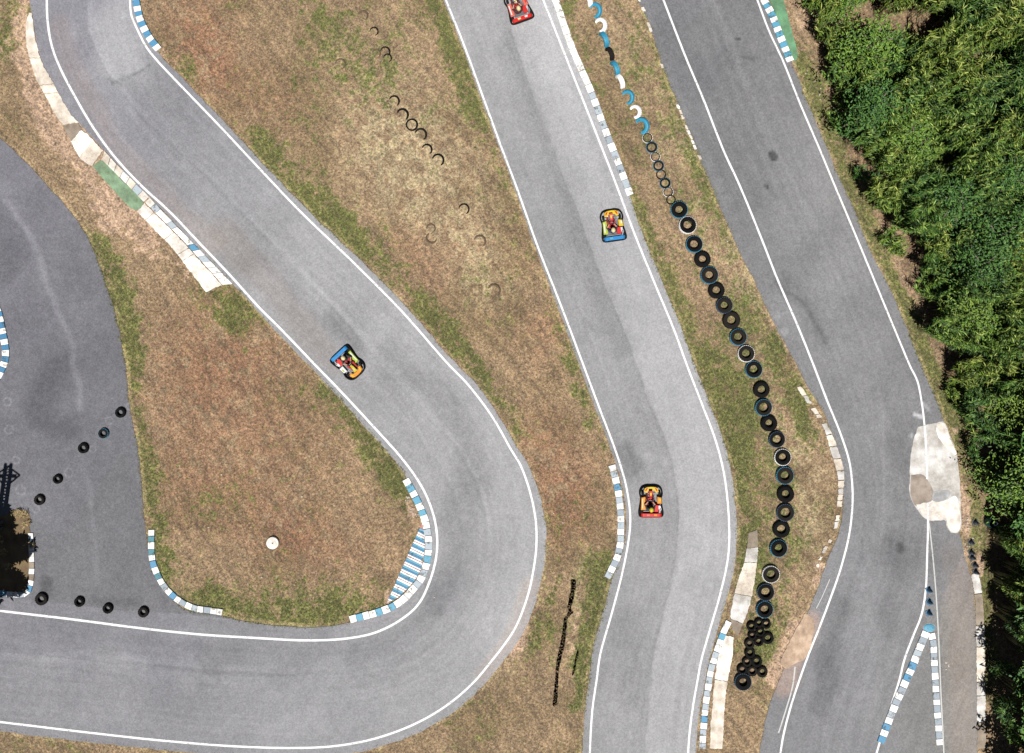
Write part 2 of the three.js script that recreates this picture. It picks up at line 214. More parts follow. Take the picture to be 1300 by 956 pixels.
function tileNoise(u, v, f, o) { // periodic fbm on [0,1)
  let s = 0, a = 0.5, n = 0; for (let i = 0; i < o; i++) { const x = u * f, y = v * f, xi = Math.floor(x), yi = Math.floor(y); let p = x - xi, q = y - yi; p = p * p * (3 - 2 * p); q = q * q * (3 - 2 * q); const m = k => ((k % f) + f) % f, A = hash(m(xi) + i * 97, m(yi)), B = hash(m(xi + 1) + i * 97, m(yi)), C = hash(m(xi) + i * 97, m(yi + 1)), D = hash(m(xi + 1) + i * 97, m(yi + 1)); s += a * (A + (B - A) * p + (C - A) * q + (A - B - C + D) * p * q); n += a; a *= 0.6; f *= 2; } return s / n;
}

// ---------------------------------------------------------------- asphalt colours
// tone samples: x, y, grey as seen, blueness
const TONES = {
  1: [[85, 0, 146, 8], [100, 60, 148, 8], [135, 30, 168, 3], [150, 70, 170, 2], [120, 120, 148, 6], [150, 170, 150, 6], [210, 130, 148, 4], [230, 200, 156, 4], [200, 230, 152, 4], [300, 260, 164, 2], [280, 310, 160, 0], [360, 340, 168, 1], [420, 380, 172, 1], [380, 420, 158, 0], [470, 440, 172, 1], [450, 490, 160, 0], [540, 500, 172, 1], [540, 570, 168, 1], [600, 560, 172, 1], [590, 640, 166, 1], [650, 640, 176, 0], [600, 700, 164, 1], [660, 720, 175, 0], [570, 760, 158, 2], [630, 790, 174, 0], [500, 830, 156, 2], [560, 850, 168, 0], [400, 830, 142, 3], [420, 870, 158, 2], [300, 820, 136, 4], [300, 860, 150, 3], [200, 820, 134, 5], [150, 860, 148, 4], [60, 800, 132, 6], [50, 850, 146, 4], [0, 790, 130, 6], [50, 900, 146, 4], [400, 920, 160, 2]],
  2: [[610, 20, 178, 0], [640, 60, 174, 0], [690, 40, 180, 0], [650, 130, 168, 0], [700, 150, 172, 1], [690, 230, 162, 0], [740, 260, 164, 1], [720, 330, 160, 0], [760, 400, 162, 0], [790, 480, 164, 0], [810, 560, 162, 0], [820, 620, 164, 0], [830, 700, 164, 0], [800, 760, 160, 0], [790, 830, 158, 0], [790, 920, 158, 0]],
  3: [[870, 0, 132, 2], [920, 30, 140, 1], [960, 100, 144, 1], [900, 100, 130, 2], [940, 180, 138, 1], [990, 160, 150, 0], [1000, 240, 156, 0], [960, 250, 138, 1], [1040, 260, 152, 0], [1010, 340, 140, 1], [1070, 350, 158, 0], [1060, 430, 148, 1], [1110, 400, 146, 1], [1090, 480, 150, 1], [1140, 480, 140, 1], [1110, 560, 150, 0], [1130, 640, 150, 1], [1150, 560, 136, 1], [1100, 720, 152, 2], [1150, 700, 136, 2], [1060, 800, 150, 2], [1110, 800, 150, 2], [1080, 850, 148, 3], [1210, 720, 138, 0], [1215, 800, 146, -3], [1210, 860, 146, -3], [1060, 930, 148, 2], [1215, 940, 146, -3]],
  4: [[20, 230, 138, 7], [60, 270, 134, 7], [30, 320, 128, 7], [90, 340, 130, 6], [40, 400, 128, 7], [110, 400, 128, 6], [70, 480, 124, 6], [130, 480, 122, 6], [40, 540, 128, 6], [120, 560, 124, 5], [80, 620, 128, 5], [150, 640, 124, 4], [120, 700, 126, 4], [80, 740, 128, 4], [160, 760, 132, 4], [230, 790, 130, 4], [20, 770, 128, 5], [300, 795, 128, 4]]
};
TONES[5] = TONES[3];
function toneGrid(id, step = 6) {
  const w = Math.ceil(PW / step) + 2, h = Math.ceil(PH / step) + 2, g = new Float32Array(w * h * 2);
  for (let j = 0; j < h; j++) for (let i = 0; i < w; i++) {
    const px = i * step + PX0, py = j * step + PY0, x = px + (fbm(px * 0.025, py * 0.025 + 7, 3) - 0.5) * 50, y = py + (fbm(px * 0.025 + 70, py * 0.025, 3) - 0.5) * 50; let s = 0, t = 0, b = 0;
    for (const p of TONES[id]) { const q = 1 / (60 + (x - p[0]) ** 2 + (y - p[1]) ** 2) ** 1.6; s += q; t += q * p[2]; b += q * p[3]; }
    g[2 * (j * w + i)] = t / s; g[2 * (j * w + i) + 1] = b / s;
  }
  return (px, py, out) => { const fx = (px - PX0) / step, fy = (py - PY0) / step, i = fx | 0, j = fy | 0, u = fx - i, v = fy - j, o = 2 * (j * w + i), W = 2 * w; for (let c = 0; c < 2; c++) out[c] = (g[o + c] * (1 - u) + g[o + 2 + c] * u) * (1 - v) + (g[o + W + c] * (1 - u) + g[o + W + 2 + c] * u) * v; };
}
const tones = { 1: toneGrid(1), 2: toneGrid(2), 3: toneGrid(3), 4: toneGrid(4) }; tones[5] = tones[3];
const seam1 = curve([[109, -70], [109, 0], [111.7, 38], [127, 76], [144.7, 106.6], [193, 162], [254, 216], [305, 268], [333, 296], [396, 362], [442, 413], [462, 438], [498, 478], [543, 528.5], [579, 569], [599, 605], [612, 640], [616, 690], [606, 740], [570, 800], [520, 836], [440, 852], [320, 856], [200, 846], [100, 836], [0, 824], [-140, 806]], 10);
const seam2 = curve([[630, -70], [640, 0], [662, 80], [690, 155], [718, 230], [762, 347], [792, 420], [810, 468], [815, 485], [840.5, 549], [856, 602], [861, 650], [857, 711], [843, 777], [828, 843], [826, 868], [820, 930], [818, 1070]], 10);
const seam3 = curve([[905, 0], [985, 190], [1017, 250], [1058, 340], [1075, 380], [1100, 440], [1118, 500], [1122, 600], [1118, 680]], 12);
// pts, core half width, soft rim, tone change, speckle
const STROKES = [
  { pts: seam1, w: 0.6, soft: 2.2, d: -11, warp: 2 }, { pts: offset(seam1, 3), w: 1.2, soft: 5, d: 7, warp: 2 },
  { pts: seam2, w: 0.4, soft: 2.2, d: -7, warp: 2 }, { pts: seam3, w: 0.4, soft: 2.5, d: 9, warp: 2 },
  { pts: curve([[144, 108], [155, 102], [170, 97], [190, 83]]), w: 0.6, soft: 2, d: -26, warp: 3 },   // transverse joint
  { pts: [[139, 103], [156, 110]], w: 1, soft: 3, d: -20, warp: 4 },
  { pts: curve([[500, 455], [560, 500], [590, 545], [598, 600], [585, 660], [575, 720], [555, 760]]), w: 6, soft: 26, d: -16, warp: 12 },  // rubber laid down by karts
  { pts: curve([[330, 330], [420, 420], [450, 450]]), w: 3, soft: 22, d: -9, warp: 10 },
  { pts: curve([[420, 400], [440, 420], [458, 440]]), w: 3, soft: 14, d: -16, warp: 8 },
  { pts: curve([[545, 770], [500, 812], [450, 830]]), w: 5, soft: 22, d: -11, warp: 10 },
  { pts: curve([[655, 60], [690, 160], [740, 300], [790, 440]]), w: 6, soft: 22, d: -9, warp: 8 },
  { pts: [[791, 575], [800, 590]], w: 5, soft: 14, d: -24, warp: 10 }, { pts: [[815, 578], [840, 585]], w: 3, soft: 10, d: 8, warp: 8 },
  { pts: curve([[800, 780], [796, 830], [800, 880]]), w: 6, soft: 18, d: -10, warp: 8 },
  { pts: curve([[985, 355], [1020, 385], [1040, 420], [1046, 435]]), w: 1, soft: 4, d: -20, warp: 6 },   // crack
  { pts: curve([[1000, 360], [1030, 400], [1044, 430]]), w: 3, soft: 16, d: -11, warp: 8 },
  { pts: curve([[945, 75], [965, 74], [985, 66]]), w: 0.3, soft: 1.6, d: -18, warp: 5 }, { pts: curve([[915, 60], [935, 80], [960, 78]]), w: 0.3, soft: 1.4, d: -12, warp: 5 },
  { pts: curve([[1065, 770], [1055, 810], [1050, 850], [1040, 900]]), w: 6, soft: 16, d: -20, warp: 8 },
  { pts: curve([[1135, 690], [1142, 720], [1130, 760], [1125, 800]]), w: 4, soft: 16, d: -12, warp: 9 }, { pts: [[1141, 695], [1143, 698]], w: 2, soft: 5, d: -26, warp: 4 },
  { pts: [[981, 196], [982, 200]], w: 4.2, soft: 1.5, d: -62, warp: 1 }, { pts: [[973, 236], [973.5, 238]], w: 1.4, soft: 1.4, d: -50, warp: 1 }, { pts: [[936, 49], [936.5, 49.5]], w: 1.2, soft: 1.4, d: -60, warp: 1 },
  { pts: [[1160, 527], [1168, 531]], w: 1.5, soft: 3, d: 70, warp: 9 }, { pts: [[1171, 510], [1178, 519]], w: 1, soft: 2.5, d: 55, warp: 9 }, { pts: [[1158, 552], [1159, 556]], w: 0.6, soft: 2.5, d: 55, warp: 7 },   // spilt mortar
  { pts: [[986, 403], [986, 403.5]], w: 2.5, soft: 3, d: 16, warp: 3 }, { pts: [[995, 422], [996, 424]], w: 2.5, soft: 3, d: 20, warp: 3 },
  { pts: curve([[10, 255], [40, 300], [60, 360], [85, 420], [95, 470], [100, 520]]), w: 1, soft: 6, d: 20, warp: 5 },
  { pts: curve([[0, 270], [15, 310], [8, 350]]), w: 6, soft: 22, d: -14, warp: 10 }, { pts: curve([[75, 470], [55, 520], [80, 545]]), w: 8, soft: 22, d: -17, warp: 12 },
  { pts: curve([[115, 640], [118, 690], [125, 740]]), w: 1, soft: 4, d: 12, warp: 5 }, { pts: curve([[95, 560], [110, 600], [115, 640]]), w: 1, soft: 8, d: 8, warp: 5 },
  { pts: [[62, 738], [60, 748]], w: 4, soft: 8, d: -30, warp: 6 }, { pts: [[125, 765], [170, 762]], w: 2, soft: 9, d: -14, warp: 8 },
  { pts: curve([[60, 830], [110, 833], [180, 842]]), w: 2, soft: 9, d: 10, warp: 8 }, { pts: [[255, 830], [265, 850]], w: 8, soft: 20, d: -12, warp: 12 },
  { pts: [[240, 835], [270, 862]], w: 1, soft: 6, d: 12, warp: 8 },
  { pts: curve([[300, 270], [340, 320], [395, 385], [440, 440]]).map(p => [p[0] - 20, p[1] + 18]), w: 8, soft: 16, d: -4, pink: 5, warp: 8 },
  { pts: curve([[80, 30], [92, 90], [120, 140], [150, 185], [200, 236], [270, 310]]), w: 5, soft: 16, d: 3, pink: 7, warp: 8 },
  { pts: curve([[675, 745], [658, 790], [640, 826], [612, 860]]), w: 5, soft: 10, d: 6, pink: 9, warp: 5 },
  { pts: curve([[1205, 700], [1222, 760], [1222, 860], [1222, 950]]), w: 10, soft: 10, d: 2, pink: 4, warp: 5 },
  { pts: curve([[1024, 790], [1008, 830], [996, 870]]), w: 9, soft: 12, d: 20, pink: 22, warp: 8 }
];
console.log('asphalt');
function distGrid(pts, step = 4) {
  const w = Math.ceil(PW / step) + 2, h = Math.ceil(PH / step) + 2, g = new Float32Array(w * h), L = new Float32Array(w * h);
  for (let j = 0; j < h; j++) for (let i = 0; i < w; i++) { const x = i * step + PX0, y = j * step + PY0; let m = 1e9, at0 = 0; for (let q = 1; q < pts.length; q++) { const a = pts[q - 1], b = pts[q], dx = b[0] - a[0], dy = b[1] - a[1], t = clamp(((x - a[0]) * dx + (y - a[1]) * dy) / (dx * dx + dy * dy)), ex = x - a[0] - dx * t, ey = y - a[1] - dy * t, e = ex * ex + ey * ey; if (e < m) { m = e; at0 = q + t; } } g[j * w + i] = Math.sqrt(m); L[j * w + i] = at0; }
  return (px, py) => { const fx = (px - PX0) / step, fy = (py - PY0) / step, i = fx | 0, j = fy | 0, u = fx - i, v = fy - j, o = j * w + i; return [(g[o] * (1 - u) + g[o + 1] * u) * (1 - v) + (g[o + w] * (1 - u) + g[o + w + 1] * u) * v, L[o]]; };
}
const thin = a => a.filter((_, i) => i % 4 === 0), bands = { 1: distGrid(thin(t1L)), 2: distGrid(thin(t2L)), 3: distGrid(thin(t3L)) };
const skids = [[[470, 470], [500, 505], [528, 548], [548, 590]], [[476, 466], [508, 502], [536, 546], [555, 588]], [[560, 745], [540, 778], [505, 806]], [[792, 560], [806, 600], [812, 640], [812, 680]], [[798, 556], [813, 598], [819, 640]], [[1068, 640], [1094, 690], [1082, 740], [1062, 790]], [[1094, 600], [1098, 660], [1088, 715], [1068, 772]], [[150, 110], [180, 150], [230, 205]], [[640, 40], [668, 110], [694, 180]], [[646, 38], [674, 108], [700, 178]], [[405, 385], [440, 425], [470, 462]], [[1000, 230], [1030, 300], [1050, 350]]].map(a => ({ pts: curve(a, 8), w: 0.4, soft: 1.8, d: -9, warp: 1.5 }));
STROKES.push(...skids);
const sg = strokeGrid(STROKES);
const rings = [[10, 510, 5], [12, 545, 5.2], [21, 584, 4.5], [27, 622, 6], [88, 600, 5.5], [139, 534, 4.5], [46, 646, 4.5], [118, 570, 4], [165, 516, 4]];   // scrape rings left by moved tyres
const lane = [[1224, 702], [1214, 716], [1207, 735], [1200, 748], [1194, 758], [1193, 790], [1197, 900], [1202, 1071], [1250, 1071], [1245, 865], [1236, 740]];
const tv = [0, 0], lightPatch = [[110, -70], [166, -70], [167, 20], [176, 44], [190, 82], [166, 97], [146, 106], [128, 76], [113, 38], [110, 0]];
const asphaltMap = dataTex(TW, TH, (x, y, o) => {
  const px = PX0 + (x + 0.5) / TW * PW, py = PY0 + (y + 0.5) / TH * PH; let id = paved(px, py);
  if (!id) { for (const [a, b] of [[6, 0], [-6, 0], [0, 6], [0, -6]]) id = id || paved(px + a, py + b); if (!id) id = px < 330 ? 4 : px < 720 ? 1 : px < 940 ? 2 : 3; }
  tones[id](px, py, tv); let t = tv[0], pink = 0;
  if (id === 2) { const wv = (vn(px * 0.06, py * 0.06) - 0.5) * 3; let side = 0; for (let q = 1; q < seam2.length; q++) if (py <= seam2[q][1]) { const a = seam2[q - 1], b = seam2[q]; side = px - (a[0] + (b[0] - a[0]) * (py - a[1]) / (b[1] - a[1])); break; } t += smooth(-1, 1.6, side + wv) * 19 - 3; }
  if (id === 1 && py < 112 && px < 200 && inPoly(lightPatch, px, py)) t += 10;
  if (id === 3 && px > 1178 && py > 655) { const jx = (vn(px * 0.15, py * 0.15) - 0.5) * 5; if (inPoly(lane, px + jx, py)) { t += 9; pink += 6; } }
  for (let k = 0; k < STROKES.length; k++) { const q = sg(k, px, py); if (q > 0.002) { const s = STROKES[k], m = q * (0.75 + 0.5 * vn(px * 0.2 + k, py * 0.2)); t += s.d * m; pink += (s.pink || 0) * m; } }
  if (bands[id]) { const [bd, bl] = bands[id](px, py); t += (fbm(bd * 0.22 + id * 30, bl * 0.06, 3) - 0.5) * 16; }
  for (const r of rings) { const d = Math.abs(Math.hypot(px - r[0], py - r[1]) - r[2]); if (d < 2) t += (2 - d) * 20 * vn(px * 0.5, py * 0.5); }
  const grain = (hash(x, y) - 0.5) * 24 + (vn(px * 0.7, py * 0.7) - 0.5) * 22 + (fbm(px * 0.14, py * 0.14, 3) - 0.5) * 16 + (fbm(px * 0.02 + 5, py * 0.02, 3) - 0.5) * 20;
  const aggregate = hash(x + 911, y) > 0.985 ? 14 : 0;
  t += (id === 3 ? -7 : id === 4 ? -9 : id === 1 ? 1 : 3) + grain + aggregate; const b = tv[1];
  encF(t + pink * 0.6 - b * 0.1, t - pink * 0.25 - b * 0.15, t - pink * 0.8 + b * 0.75 + 1.5, o);
});
console.log('maps done');
const asphaltBump = lump(256, (u, v) => tileNoise(u, v, 64, 2));
const turfBump = lump(512, (u, v) => tileNoise(u, v, 48, 4));
turfBump.repeat.set(PW / S / 4, PH / S / 4); asphaltBump.repeat.set(PW / S / 3, PH / S / 3);
const paintWear = dataTex(512, 512, (x, y, o) => { const u = x / 512, v = y / 512, a = tileNoise(u, v, 10, 5), b = tileNoise(u, v, 90, 2), s = smooth(0.56, 0.72, a * 0.75 + b * 0.25); const q = 250 - 95 * s - 26 * b; o[0] = q; o[1] = q - 6 * s; o[2] = q - 16 * s; });
const lineWear = dataTex(512, 512, (x, y, o) => { const u = x / 512, v = y / 512, a = tileNoise(u, v, 14, 5), b = tileNoise(u, v, 120, 2), s = smooth(0.6, 0.76, a * 0.6 + b * 0.4); const q = 250 - 105 * s - 18 * b; o[0] = o[1] = q; o[2] = q - 5 * s; });
const concreteTex = dataTex(512, 512, (x, y, o) => { const u = x / 512, v = y / 512, a = tileNoise(u, v, 6, 5), b = tileNoise(u, v, 100, 2); const q = 172 + 118 * a + 34 * (b - 0.5); o[0] = q; o[1] = q - 1 - 7 * (1 - a); o[2] = q - 3 - 14 * (1 - a); });

const M = {
  turf: std(rgb(1, 1, 1), 0.97, { map: turfMap, bumpMap: turfBump, bumpScale: 0.05 }),
  asphalt: std(rgb(1, 1, 1), 0.88, { map: asphaltMap, bumpMap: asphaltBump, bumpScale: 0.006 }),
  line: std(rgb(0.46, 0.46, 0.46), 0.75, { map: lineWear }), lineOld: std(rgb(0.3, 0.3, 0.29), 0.8, { map: lineWear }),
  white: std(rgb(0.58, 0.575, 0.56), 0.75, { map: paintWear }), whiteB: std(rgb(0.44, 0.435, 0.42), 0.8, { map: paintWear }),
  blue: std(seen(92, 176, 224), 0.7, { map: paintWear }), blueDeep: std(seen(62, 148, 198), 0.7, { map: paintWear }), bluePale: std(seen(216, 230, 240), 0.8, { map: paintWear }), blueGrey: std(seen(192, 206, 218), 0.8, { map: paintWear }), teal: std(seen(92, 164, 180), 0.75, { map: paintWear }), blueBright: std(seen(104, 196, 232), 0.7, { map: paintWear }), redPaint: std(seen(226, 160, 156), 0.8, { map: paintWear }),
  concrete: std(rgb(0.43, 0.4, 0.355), 0.9, { map: concreteTex }), concreteGrey: std(rgb(0.345, 0.347, 0.345), 0.92, { map: concreteTex }), concreteWhite: std(rgb(0.5, 0.49, 0.47), 0.9, { map: concreteTex }), concreteBrown: std(seen(192, 180, 168), 0.92, { map: concreteTex }), screed: std(seen(208, 214, 220), 0.85, { map: concreteTex }), rubble: std(seen(190, 176, 160), 0.95, { map: concreteTex }),
  greenPaint: std(seen(158, 196, 158), 0.85, { map: concreteTex }), greenRunoff: std(seen(128, 192, 146), 0.85, { map: concreteTex }),
  soil: std(seen(240, 212, 186), 0.97, { map: concreteTex }), ditch: std(seen(150, 124, 94), 0.97, { map: concreteTex })
};

// ---------------------------------------------------------------- ground, tracks
const ditchA = [[725, 735], [731, 736], [730, 752], [727, 765], [725, 773], [728, 778], [724, 781], [721, 785], [719, 800], [717, 815], [714, 832], [710, 848], [709, 862], [708, 880], [706, 896], [702, 896], [703, 880], [704.5, 864], [705, 848], [708, 832], [711, 818], [714, 800], [716, 786], [719, 780], [722, 776], [720, 771], [722, 762], [724, 750]];
const ditchB = [[733, 824], [735, 826], [732, 840], [729, 855], [726, 858], [728, 845], [730, 836]];
const dA = ragged(curve([...ditchA, ditchA[0]], 2.2), 1.1, 0.35, 4).slice(0, -1), dB = ragged(curve([...ditchB, ditchB[0]], 2), 0.6, 0.4, 5).slice(0, -1);
const far = 230 * S;
{
  const outer = [[NX - far, NY - far], [NX + far, NY - far], [NX + far, NY + far], [NX - far, NY + far]];
  structure('ground', planarUV(sheet(outer, 0, 0, [dA, dB])), M.turf, 'dry brown and green turf around the tarmac');
  const wall = (poly, depth) => {
    const pos = [], n = poly.length, c = sheet(poly, -depth, 0).toNonIndexed().attributes.position.array;
    for (let i = 0; i < n; i++) { const a = poly[i], b = poly[(i + 1) % n], A = [X(a[0]), 0, Z(a[1])], B = [X(b[0]), 0, Z(b[1])], C = [B[0], -depth, B[2]], D = [A[0], -depth, A[2]]; pos.push(...A, ...C, ...B, ...A, ...D, ...C); }
    const g = new THREE.BufferGeometry(); g.setAttribute('position', new THREE.Float32BufferAttribute([...pos, ...c], 3)); g.computeVertexNormals(); return g;
  };
  structure('ditch', wall(dA, 2.2), M.ditch, 'narrow dark drainage ditch winding through dry grass');
  structure('ditch', wall(dB, 1.6), M.ditch, 'short dark gully beside the longer ditch');
}
const pit = structure('pit_lane', planarUV(sheet(PIT, 0.024)), M.asphalt, 'dark grey asphalt of the pit lane with loose tyres');
const road1 = structure('race_track', planarUV(sheet(T1, 0.03)), M.asphalt, 'grey asphalt kart track turning through the hairpin');
const road2 = structure('race_track', planarUV(sheet(T2, 0.03)), M.asphalt, 'light grey asphalt kart track running straight between turf strips');
const road3 = structure('race_track', planarUV(sheet(T3, 0.03)), M.asphalt, 'darker grey asphalt kart track beside the cane thicket');
structure('edge_line', ribbon(t1L, 2.8, 0.034), M.line, null, road1); structure('edge_line', ribbon(t1R, 2.6, 0.034), M.line, null, road1);
structure('edge_line', ribbon(t2L, 2.4, 0.034), M.line, null, road2); structure('edge_line', ribbon(t2R, 2.5, 0.034), M.line, null, road2);
structure('edge_line', ribbon(t3L, 2.5, 0.034), M.line, null, road3);
structure('edge_line', ribbon(pathUpTo(t3R, p => p[1] < 540), 2.3, 0.034), M.line, null, road3);
structure('edge_line', ribbon(pathUpTo(t3R, p => p[1] > 661), 2.5, 0.034), M.line, null, road3);
structure('edge_line', ribbon(pathUpTo(t3B, p => p[1] > 661), 1.6, 0.034), M.lineOld, null, road3);
structure('edge_line', ribbon(curve([[1009, 846], [1006, 870], [996, 905], [988, 930]]), 1.8, 0.034), M.lineOld, null, road3);
structure('edge_line', ribbon(curve([[1053, 735], [1043, 758], [1036, 772]]), 1, 0.034), M.lineOld, null, road3);

// concrete apron beside the right-hand track
{
  const slab = structure('concrete_apron', planarUV(sheet(ragged(SLAB, 0.9, 0.3, 2), 0.036), 3.1), M.concreteGrey, 'pale patched concrete apron let into the dark track edge');
  const patch = (pts, y, m) => structure('concrete_patch', planarUV(sheet(ragged(curve([...pts, pts[0]], 3), 0.8, 0.3, y * 100).slice(0, -1), y, 0.02), 2.7), m, null, slab);
  patch([[1188.5, 538], [1197.5, 537], [1205, 555], [1213.5, 577], [1204, 571], [1194, 560], [1188.5, 550]], 0.042, M.concreteWhite);
  patch([[1156, 603], [1171, 602.5], [1178, 611], [1184, 623], [1182, 636], [1171, 638], [1163, 642], [1156, 631]], 0.0415, M.concreteBrown);
  patch([[1184, 624], [1195, 622], [1206, 624], [1203, 632], [1190, 637], [1183, 635]], 0.045, M.screed);
  patch([[1163, 641], [1182, 638], [1203, 634], [1212, 629], [1217, 645], [1216.5, 673], [1207.5, 675], [1202, 666], [1201, 659.5], [1178, 659.5]], 0.043, M.concreteWhite);
  structure('edge_line', ribbon(pathUpTo(t3R, p => p[1] > 535 && p[1] < 613), 2.6, 0.046), M.line, null, slab);
  structure('edge_line', ribbon(pathUpTo(t3R, p => p[1] > 636 && p[1] < 664), 2.6, 0.048), M.line, null, slab);
}
structure('soil_spill', planarUV(sheet(ragged(curve([[1022, 778], [1031, 785], [1033, 800], [1028, 822], [1019, 838], [1008, 842], [998, 848], [990, 842], [1000, 820], [1010, 798], [1022, 778]], 3), 1.6, 0.25, 6).slice(0, -1), 0.039, 0.02), 2.2), M.soil, 'sandy soil washed over the track edge and its line');

// ---------------------------------------------------------------- kerbs: rows of separate cast blocks
// left and right borders in pixels, cut across at the given fractions; each block its own mesh
function at(pts, t) { const f = clamp(t) * (pts.length - 1), i = Math.min(pts.length - 2, Math.floor(f)), u = f - i; return [pts[i][0] + (pts[i + 1][0] - pts[i][0]) * u, pts[i][1] + (pts[i + 1][1] - pts[i][1]) * u]; }
function prism(q, c, h, bev, seed, base = -0.06) { // four corners in pixels -> chamfered block about the point c
  const r = rng(seed), m = [(q[0][0] + q[1][0] + q[2][0] + q[3][0]) / 4, (q[0][1] + q[1][1] + q[2][1] + q[3][1]) / 4], lo = [], hi = [], top = [];
  for (const p of q) {
    const jx = (r() - 0.5) * 0.5, jy = (r() - 0.5) * 0.5, dx = m[0] - p[0], dy = m[1] - p[1], l = Math.hypot(dx, dy), k = bev * S / l * 1.3;
    lo.push([X(p[0] + jx) - c[0], base, Z(p[1] + jy) - c[1]]); hi.push([X(p[0] + jx) - c[0], h - bev, Z(p[1] + jy) - c[1]]);
    top.push([X(p[0] + jx + dx * k) - c[0], h + (r() - 0.5) * 0.012, Z(p[1] + jy + dy * k) - c[1]]);
  }
  const pos = [], quad = (a, b, d, e) => pos.push(...a, ...b, ...d, ...a, ...d, ...e);
  for (let i = 0; i < 4; i++) { const j = (i + 1) % 4; quad(lo[i], lo[j], hi[j], hi[i]); quad(hi[i], hi[j], top[j], top[i]); }
  quad(top[0], top[1], top[2], top[3]);
  const g = new THREE.BufferGeometry(); g.setAttribute('position', new THREE.Float32BufferAttribute(pos, 3)); g.computeVertexNormals();
  const uv = []; for (let i = 0; i < pos.length; i += 3) uv.push((pos[i] + c[0]) / 2.1 + pos[i + 1], (pos[i + 2] + c[1]) / 2.1); g.setAttribute('uv', new THREE.Float32BufferAttribute(uv, 2));
  return g;
}
let seedN = 1;
function blocks(name, part, label, category, L, R, cuts, mats, h, gap = 0.012, bev = 0.014, group, hi) {
  const mid = at(L, 0.5), mid2 = at(R, 0.5), c = [X((mid[0] + mid2[0]) / 2), Z((mid[1] + mid2[1]) / 2)];
  const o = thing(name, label, category, c[0], c[1], 0, group);
  for (let i = 0; i + 1 < cuts.length; i++) {
    const len = cuts[i + 1] - cuts[i], a = cuts[i] + len * gap * 2, b = cuts[i + 1] - len * gap * 2, m = mats[i % mats.length]; if (!m) continue;
    mesh(part, prism([at(L, a), at(R, a), at(R, b), at(L, b)], c, h + ((seedN * 37) % 11) / 11 * 0.014, bev, seedN++), m, o);
  }
  return o;
}
function slabs(label, category, L, R, cuts, mats, top, name = 'concrete_kerb', part = 'slab') { // cast-in-place concrete with ragged rims and irregular joints
  const mid = at(L, 0.5), mid2 = at(R, 0.5), c = [X((mid[0] + mid2[0]) / 2), Z((mid[1] + mid2[1]) / 2)], o = thing(name, label, category, c[0], c[1]);
  for (let i = 0; i + 1 < cuts.length; i++) {
    const m = mats[i % mats.length]; if (!m) continue; const sk = ((seedN * 53) % 17) / 17 - 0.5, q = 0.0025, poly = [], N = 8;
    for (let k = 0; k <= N; k++) poly.push(at(L, cuts[i] + q + (cuts[i + 1] - cuts[i] - 2 * q) * k / N));
    for (let k = N; k >= 0; k--) poly.push(at(R, cuts[i] + q + (cuts[i + 1] - cuts[i] - 2 * q) * k / N));
    const fine = []; for (let k = 0; k < poly.length; k++) { const a = poly[k], b = poly[(k + 1) % poly.length], n = Math.max(1, Math.round(Math.hypot(b[0] - a[0], b[1] - a[1]) / 1.6)); for (let j = 0; j < n; j++) { const x = a[0] + (b[0] - a[0]) * j / n, y = a[1] + (b[1] - a[1]) * j / n; fine.push([x + (vn(x * 0.5, y * 0.5) - 0.5) * 1.5, y + (vn(x * 0.5 + 31, y * 0.5) - 0.5) * 1.5]); } }
    const g = planarUV(sheet(fine, top + sk * 0.012, 0.1), 2.6); g.translate(-c[0], 0, -c[1]); mesh(part, g, m, o); seedN++;
  }
  return o;
}
const even = (n, a = 0, b = 1) => Array.from({ length: n + 1 }, (_, i) => a + (b - a) * i / n);
function kerb(label, pts, w, n, mats, h = 0.09) {
  const c = curve(pts, 2), r = rng(seedN * 7 + 3), cuts = even(n).map((t, i) => i && i < n ? t + (r() - 0.5) * 0.16 / n : t);
  return blocks('kerb', 'kerb_block', label, 'kerb', offset(c, -w / 2), offset(c, w / 2), cuts, mats, h, 0.012, 0.014, undefined);
}
const W = M.white, w2 = M.whiteB;
kerb('blue and white kerb on the inside of the curve by the joint in the asphalt', [[168, -62], [170, -30], [173, 0], [175, 10], [178, 23], [183, 35.5], [190, 48], [202, 63.5]], 9, 19, [W, M.blue]);
kerb('long faded white and pale blue kerb along the straight beside the upright tyres', [[682, -60], [706.5, 5], [726, 61], [749, 114], [767, 162.5], [787, 213], [800, 248]], 8.5, 33, [W, w2, W, M.bluePale, W, w2, W, w2, W, w2, W, w2, W, W, W, w2, W, w2, W, M.bluePale, W, M.bluePale, W, M.bluePale, W, M.blueGrey, W, M.bluePale, W, M.blueGrey, W, M.bluePale, W]);
kerb('blue and white kerb on the inner side of the straight near a yellow helmeted driver', [[776.5, 590], [781, 607], [786, 632.6], [788, 663], [787, 690], [784, 705], [778, 718.7], [770.5, 733]], 8.5, 18, [w2, M.bluePale, W, M.blue, W, M.bluePale, W, M.blueGrey, W, M.bluePale, W, M.bluePale, W, M.blueGrey, W, M.blueGrey, W, M.bluePale]);
